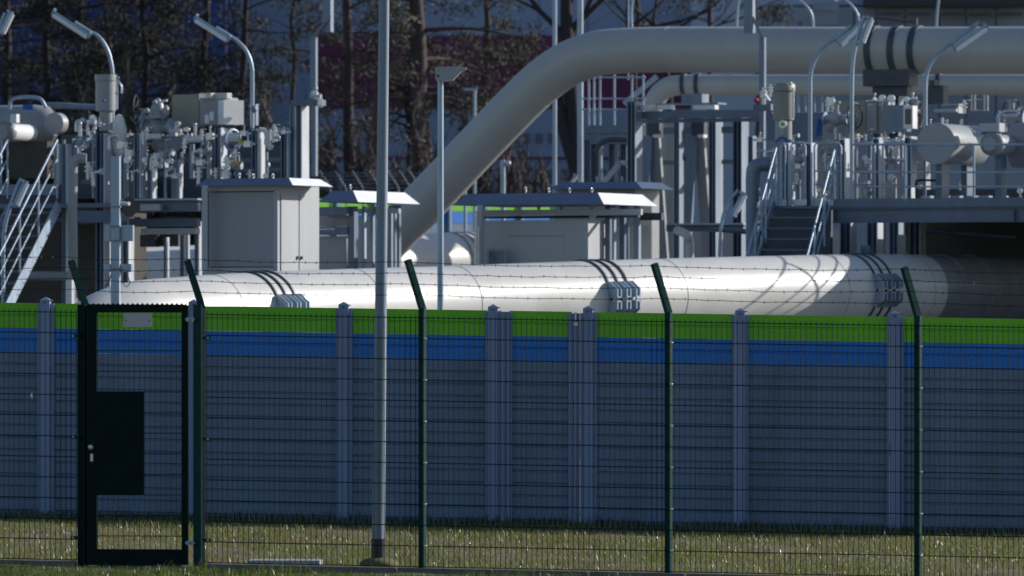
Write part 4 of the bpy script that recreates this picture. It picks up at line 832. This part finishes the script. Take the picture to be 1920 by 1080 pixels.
for i,(x,y) in enumerate(((152,268),(232,282),(300,308),(388,285),(440,310),(312,285))): valve(['small valve above the hooked duct','small valve below the white dome','small valve under the cone reducer','small valve under the louvred cabinet','small valve just above the closed cabin roof','small valve at the right end of the cone reducer'][i], x, y, 101.0, .6, 'knob')
q = MB(); 
for k in range(5): q.tube([P(100+k*52,410+k%2*6,103.5),P(160+k*52,412,103.5)], .05, 10)
one('service_pipes', q, 'galvd', 'dull service pipe run beneath the left deck', 'pipe')
q = MB(); q.gb(262,290,440,463,104,.2); q.gb(300,335,440,462,104,.2); one('dark_plates', q, 'dark', 'dark plates hanging above the bright pipe under the left deck', 'plate')
for x in (268,280): pass
q = MB(); q.gb(180,262,330,372,102.6,.5); one('equipment_block', q, 'steel', 'shaded equipment block behind the left columns', 'block')
for x0, x1, y0, y1, lb in ((268,405,296,371,'filler box in shade navy behind the middle columns of the left platform'),(405,548,272,371,'filler box in shade navy behind the right hand columns of the left platform'),(108,182,262,371,'filler box in shade navy behind the hooked duct on the left platform'),(205,262,288,371,'narrow navy equipment block behind the square mast top')):
    q = MB(); q.gb(x0, x1, y0, y1, 103.2, .4); q.gb(x0+6, x1-12, y0-9, y0-.3, 103.4, .25); one('equipment_block', q, 'navy', lb, 'block')  # filler boxes, their navy carries the shade behind the columns
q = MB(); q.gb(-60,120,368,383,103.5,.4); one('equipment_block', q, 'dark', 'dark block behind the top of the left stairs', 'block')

rr_ = random.Random(21)
for k in range(46):
    x = rr_.uniform(140, 545); y = rr_.choice((rr_.uniform(240,270), rr_.uniform(275,330)))
    fitting('small bright steel pipe fitting among the pipework on the left platform', x, y, 101.6+rr_.random(), .5+.6*rr_.random(), 'bright fittings on the left platform')
for k in range(40):
    x = rr_.uniform(1480, 1725); y = rr_.choice((rr_.uniform(250,275), rr_.uniform(275,372)))
    fitting('small bright steel pipe fitting among the equipment on the right platform', x, y, 101.2+rr_.random(), .45+.6*rr_.random(), 'bright fittings on the right platform')
# ---------------------------------------------------------------- far fence and far wall
fw = thing('panel_wall', 'far sunlit stretch of green and blue panel wall seen under the cabin roofs', 'wall', P(820,440,150))
fa, fb_ = P(560,0,150).xy.to_3d(), P(1110,0,158).xy.to_3d(); fdir = (fb_-fa); n_ = 4
fy = math.atan2(fdir.y, fdir.x)
for (z1, z0, m_, nm) in ((5.42,5.12,'green','green_panel'),(5.11,4.78,'blue','blue_panel'),(4.77,2.7,'greyw','grey_panel')):
    q = MB(); q.box((fa+fb_)/2+Z*(z0+z1)/2, (fdir.length, .1, z1-z0), fy); obj(nm, q, m_, fw)
for k in range(9): q = MB(); c = fa.lerp(fb_, k/8)-Vector((0,.1,0)); q.box(c+Z*4.0, (.12,.12,2.9), fy); obj('post', q, 'postw', fw)
ff = thing('mesh_fence', 'faint distant fence with slanting barbed wire arms in front of the pines', 'fence', P(700,400,145))
for x in (607,636,668,700,735,757,775):
    q = MB(); q.tube([P(x+14,400,145),P(x+12,352,145),P(x-8,320,145)], .022, 6); obj('post', q, 'steel', ff)
for y in (324,330,337,344,352): q = MB(); q.tube([P(560,y,145),P(830,y+1,145)], .010, 4); obj('wire', q, 'galvd', ff)

# ---------------------------------------------------------------- buildings far behind
YB = 260.
b1 = thing('industrial_building', 'long pale blue grey hall with a magenta band behind the pines', 'building', P(900,560,YB))
q = MB(); q.gb(425,1300,-420,66,YB,30,0); q.gb(425,1300,204,552,YB,30,0); obj('wall', q, 'bpale', b1)
q = MB(); q.gb(592,1298,66.1,203.9,YB-.05,30,0); obj('band', q, 'bmag', b1); q = MB(); q.gb(425,591.8,66.1,203.9,YB,30,0); obj('wall', q, 'bpale', b1)
q = MB(); q.gb(592,1298,294,299,YB-.1,.09,0); obj('stripe', q, 'bmag', b1)
for y0, y1 in ((250,268),(318,338)):
    for x in range(955, 1290, 24): q = MB(); q.gb(x,x+13,y0,y1,YB-.1,.09,0); obj('window', q, 'bwin', b1)
for x in range(470, 1290, 90): q = MB(); q.gb(x,x+1.5,-420,66,YB-.06,.05,0); obj('panel_joint', q, 'bgrey', b1)
b2 = thing('industrial_building', 'deep blue hall behind the dark trees at left', 'building', P(200,560,250)); q = MB(); q.gb(-300,424,-420,552,250,30,0); obj('wall', q, 'bblue', b2)
b3 = thing('industrial_building', 'grey panelled hall with dark eave in the upper right', 'building', P(1650,560,235)); q = MB(); q.gb(1441,2300,12,552,235,30,R(-3)); obj('wall', q, 'bgrey', b3)
q = MB(); q.gb(1296,1440.5,10.5,552,236,30,R(-3)); obj('wall', q, 'bpale', b3)
q = MB(); q.gb(1620,2300,-60,11,234,31,R(-3)); obj('eave', q, 'bdark', b3)
q = MB(); q.gb(1296,1619,-160,10,236,30,R(-3)); obj('wall', q, 'bpale', b3)
for x in (1524,1600,1642,1695,1760,1810,1866): q = MB(); q.gb(x,x+3,14,250,234.4,.3,R(-3)); obj('panel_joint', q, 'bdark', b3)
for x in (1644,1698,1763,1813,1869): q = MB(); q.gb(x+3,x+47,24,27,234.4,.3,R(-3)); obj('panel_joint', q, 'bdark', b3)
for (x0,x1,y0,y1,m_) in ((1526,1575,6,45,'bdark'),(1597,1624,-6,3,'bdark'),(1576,1590,10,46,'galvd')): q = MB(); q.gb(x0,x1,y0,y1,180,.5,0); 
q = MB(); q.gb(1526,1572,4,46,180,.5,0); q.gb(1530,1571,17,19,179.8,.1,0); one('roof_unit', q, 'bgrey', 'dark box unit standing above the big pipe near the lamps', 'box')
q = MB(); q.tube([P(1640,33,112),P(1716,41,112)], .03, 8); q.tube([P(1716,34,112),P(1716,48,112)], .05, 8); q.tube([P(1692,40,112),P(1692,52,112)], .02, 6); one('vent_lance', q, 'dark', 'thin dark rod with end disc above the pipe straps', 'rod')

# ---------------------------------------------------------------- trees
def foliage(mb_v, c, rad, n, size, r, flat=.6):
    """cluster of small leaf-sized triangles"""
    d = r.normal(0, 1, (n, 3)); d /= np.linalg.norm(d, axis=1)[:, None]; d *= (r.uniform(0,1,n)**.5*rad)[:, None]; d[:,2] *= flat
    p = np.array(c)+d; a = r.normal(0, size, (n, 3)); b = r.normal(0, size, (n, 3))
    v = np.stack([p-a*.5, p+a*.5, p+b], 1); mb_v.append(v)
def leafobj(name, chunks, m, root):
    v = np.concatenate(chunks).reshape(-1, 3); n = len(v)//3; o0 = np.array(root.location)
    me = bpy.data.meshes.new(name); me.vertices.add(n*3); me.vertices.foreach_set('co', (v-o0).ravel())
    me.loops.add(n*3); me.loops.foreach_set('vertex_index', np.arange(n*3)); me.polygons.add(n); me.polygons.foreach_set('loop_start', np.arange(n)*3)
    me.update(calc_edges=True); me.materials.append(M[m]); o = bpy.data.objects.new(name, me); C.objects.link(o); o.parent = root; return o
def pine(label, x, Y, wpx, lean, dens, m='needle', bm='bark', seed=0, low=60, y_top=-330, spread=(1.5,3.4), nlimb=26):
    rd = random.Random(seed); r = np.random.default_rng(seed)
    b = P(x, 560, Y); b.z = ground(b.x, Y)-.1; top = P(x+lean, y_top, Y); r0 = wpx/2/S(Y)
    root = thing('pine_tree', label, 'tree', b, 'trees behind the plant'); N = 12
    path = [b.lerp(top, i/N)+Vector((rd.gauss(0,.06), 0, 0))*(i > 0) for i in range(N+1)]; path = crom(path, 4); q = MB()
    q.tube(path, 1, 12, True, [r0*(1.15-.75*i/(len(path)-1)) for i in range(len(path))])
    ch = []; zlow = P(0, low, Y).z
    for k in range(nlimb):
        t = rd.random(); z = zlow+(top.z-zlow)*t; p = path[min(len(path)-2, int((z-b.z)/(top.z-b.z)*len(path)))]
        a = rd.uniform(0, 6.28); L = rd.uniform(*spread); e = p+Vector((math.cos(a)*L, math.sin(a)*L*.6, rd.uniform(-.5,.7)))
        mid = p.lerp(e,.5)+Z*rd.uniform(-.1,.35); q.tube(crom([p, mid, e],4), 1, 6, False, [r0*.28-(r0*.22)*i/8 for i in range(9)])
        for j in range(3):
            e2 = mid.lerp(e, rd.random())+Vector((rd.gauss(0,.6), rd.gauss(0,.4), rd.gauss(0,.4))); q.tube([mid.lerp(e, rd.random()*.7), e2], r0*.06, 4, False)
            foliage(ch, e2, rd.uniform(.35,.75), int(dens*.9*rd.uniform(.4,1.3)), .052, r)
        foliage(ch, e, rd.uniform(.4,.9), int(dens*1.3), .052, r)
    obj('trunk', q, bm, root); leafobj('crown', ch, m, root)
pine('pine trunk coloured for deep shade near the upper left corner', 88, 172, 18, 4, 170, 'needled', 'barkd', 1, 380, spread=(1.5,4), nlimb=40)
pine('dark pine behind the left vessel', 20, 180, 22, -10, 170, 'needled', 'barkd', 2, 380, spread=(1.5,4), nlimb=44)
pine('slender pale pine rising right behind the canister', 205, 176, 9, -12, 120, 'needled', 'bark', 3, 330, spread=(1,3), nlimb=30)
pine('dark pine between canister and beige board', 268, 172, 14, 4, 150, 'needled', 'barkd', 4, 330, spread=(1.2,3.6), nlimb=36)
pine('thin leaning pine behind the beige board', 372, 178, 9, 22, 90, 'needle', 'bark', 5, 240, nlimb=18)
pine('dark pine left of the second gooseneck lamp', 382, 172, 15, 10, 100, 'needle', 'barkd', 6, 260, nlimb=16)
pine('dark leaning pine crossing the second gooseneck lamp', 432, 170, 15, 44, 90, 'needle', 'barkd', 7, 190, nlimb=22)
pine('bare trunked pine between hinged mast and tall lamp post', 652, 168, 23, -2, 110, 'needle', 'bark', 8, 150, spread=(1,3.0), nlimb=26)
pine('thickest pine right of the tall lamp post', 792, 166, 36, -14, 130, 'needle', 'bark', 9, 190, spread=(1.2,3.6), nlimb=34)
pine('shadowed pine pressed against the thickest pine', 770, 170, 24, 8, 110, 'needle', 'barkd', 10, 260, spread=(1,3.2), nlimb=26)
pine('leafy pine above the beak headed lamp post', 905, 185, 16, 10, 150, 'needle', 'bark', 11, 260, spread=(1.2,3.6), nlimb=30)
pine('slim reddish pine above the big pipe bend', 1188, 175, 12, 6, 60, 'needle', 'bark', 12, 60, spread=(1,2.4), nlimb=14)
pine('reddish pine above the high pipe right of the bend', 1328, 178, 13, 2, 90, 'needle', 'bark', 13, 45, spread=(1,2.6), nlimb=22)
pine('dense pine tuft left of the hinged dark mast', 1420, 185, 10, 0, 150, 'needle', 'bark', 14, 55, spread=(.6,1.8), nlimb=22)
pine('far bushy pine behind the hinged mast', 545, 190, 10, 8, 120, 'needle', 'barkd', 15, 290, spread=(1,3), nlimb=20)
pine('dense shade coloured pine at the left picture edge', -60, 170, 22, 8, 200, 'needled', 'barkd', 16, 400, spread=(1.5,4.5), nlimb=44)
pine('dense shade coloured pine behind the upper left lamp', 145, 190, 20, 8, 200, 'needled', 'barkd', 17, 400, spread=(1.5,4.5), nlimb=46)
# forked deciduous tree
b = P(1085, 420, 150); b.z = ground(b.x, 150); ft = thing('bare_tree', 'dark forked leafless tree below and above the big pipe bend', 'tree', b, 'trees behind the plant')
q = MB()
def branch(p, d, L, r, lv, rd):
    pts = [p]; 
    for i in range(4): d = (d+Vector((rd.gauss(0,.14), rd.gauss(0,.1), rd.gauss(0,.05)))).normalized(); pts.append(pts[-1]+d*L/4)
    q.tube(pts, 1, 8 if lv < 2 else 5, False, [r*(1-.13*i) for i in range(5)])
    if lv < 4:
        for k in range(3 if lv < 3 else 4):
            s0 = pts[rd.choice((2,3,4))]; nd = (d+Vector((rd.uniform(-.9,.9), rd.uniform(-.5,.5), rd.uniform(-.1,.5)))).normalized(); branch(s0, nd, L*.62, r*.5, lv+1, rd)
rd = random.Random(5); fk = P(1085, 330, 150); q.tube([b, fk], 1, 12, True, [.32,.30]); 
q.tube(crom([fk, P(1060,250,150), P(1038,170,150), P(1030,120,150)],5), 1, 10, True, [.22-.003*i for i in range(16)])
q.tube(crom([fk, P(1076,240,150), P(1068,120,150), P(1062,40,150), P(1062,-60,150)],5), 1, 10, True, [.24-.004*i for i in range(21)])
for s0, dd in ((P(1066,90,150),(-.4,0,1)),(P(1066,70,150),(.7,0,.8)),(P(1062,20,150),(.3,0,1)),(P(1064,60,150),(.5,.1,.4)),(P(1062,0,150),(-.5,0,.7)),(P(1070,130,150),(.6,0,.6))): branch(s0, Vector(dd).normalized(), 2.6, .10, 1, rd)
obj('trunk', q, 'barkd', ft)
bt = thing('bare_tree', 'thin leafless tree with fine twigs above the middle of the high pipe', 'tree', P(1250,400,160), 'trees behind the plant'); q = MB()
q.tube([P(1262,420,160), P(1255,160,160), P(1225,40,160)], 1, 8, True, [.12,.1,.08])
for s0, dd in ((P(1235,70,160),(.8,0,.35)),(P(1228,50,160),(-.7,0,.6)),(P(1225,40,160),(.2,0,1)),(P(1245,100,160),(.9,0,.5)),(P(1245,100,160),(-.8,0,.6))): branch(s0, Vector(dd).normalized(), 2.6, .05, 2, rd)
obj('trunk', q, 'barkd', bt)
# undergrowth: fine brush nobody could count
r = np.random.default_rng(77); v = []
def brush(name, label, m, x0, x1, ytop, Y0, Y1, n, sz, seed):
    r = np.random.default_rng(seed); px = r.uniform(x0, x1, n); Y = r.uniform(Y0, Y1, n); z0 = 2.6
    zt = CH+(HZ-ytop)/F*Y; k = r.uniform(0,1,n); wob = .7+.3*np.sin(px*.045+seed)*np.sin(px*.11); z = z0+(zt-z0)*k*wob; x = (px-960)/F*Y
    p = np.stack([x, Y, z],1); a = r.normal(0, sz, (n,3)); a[:,2] = np.abs(a[:,2])*2.6; b = r.normal(0, sz*.22, (n,3)); v = np.stack([p-a*.5-b*.5, p-a*.5+b*.5, p+a],1).reshape(-1,3)
    me = bpy.data.meshes.new(name); me.vertices.add(n*3); me.vertices.foreach_set('co', v.ravel()); me.loops.add(n*3); me.loops.foreach_set('vertex_index', np.arange(n*3)); me.polygons.add(n); me.polygons.foreach_set('loop_start', np.arange(n)*3)
    me.update(calc_edges=True); me.materials.append(M[m]); o = bpy.data.objects.new(name, me); C.objects.link(o); tag(o, label, 'undergrowth', kind='stuff')
brush('undergrowth', 'tangled brown leafless undergrowth behind the cabins and lamp posts', 'twig', 470, 980, 170, 160, 166, 13000, .20, 1)
brush('undergrowth', 'low grey brush around the forked tree in front of the pale hall', 'twig', 930, 1110, 260, 158, 164, 2600, .2, 2)
brush('undergrowth', 'dark brush in shade colours behind the left platform', 'needled', -100, 480, 130, 160, 168, 16000, .22, 3)
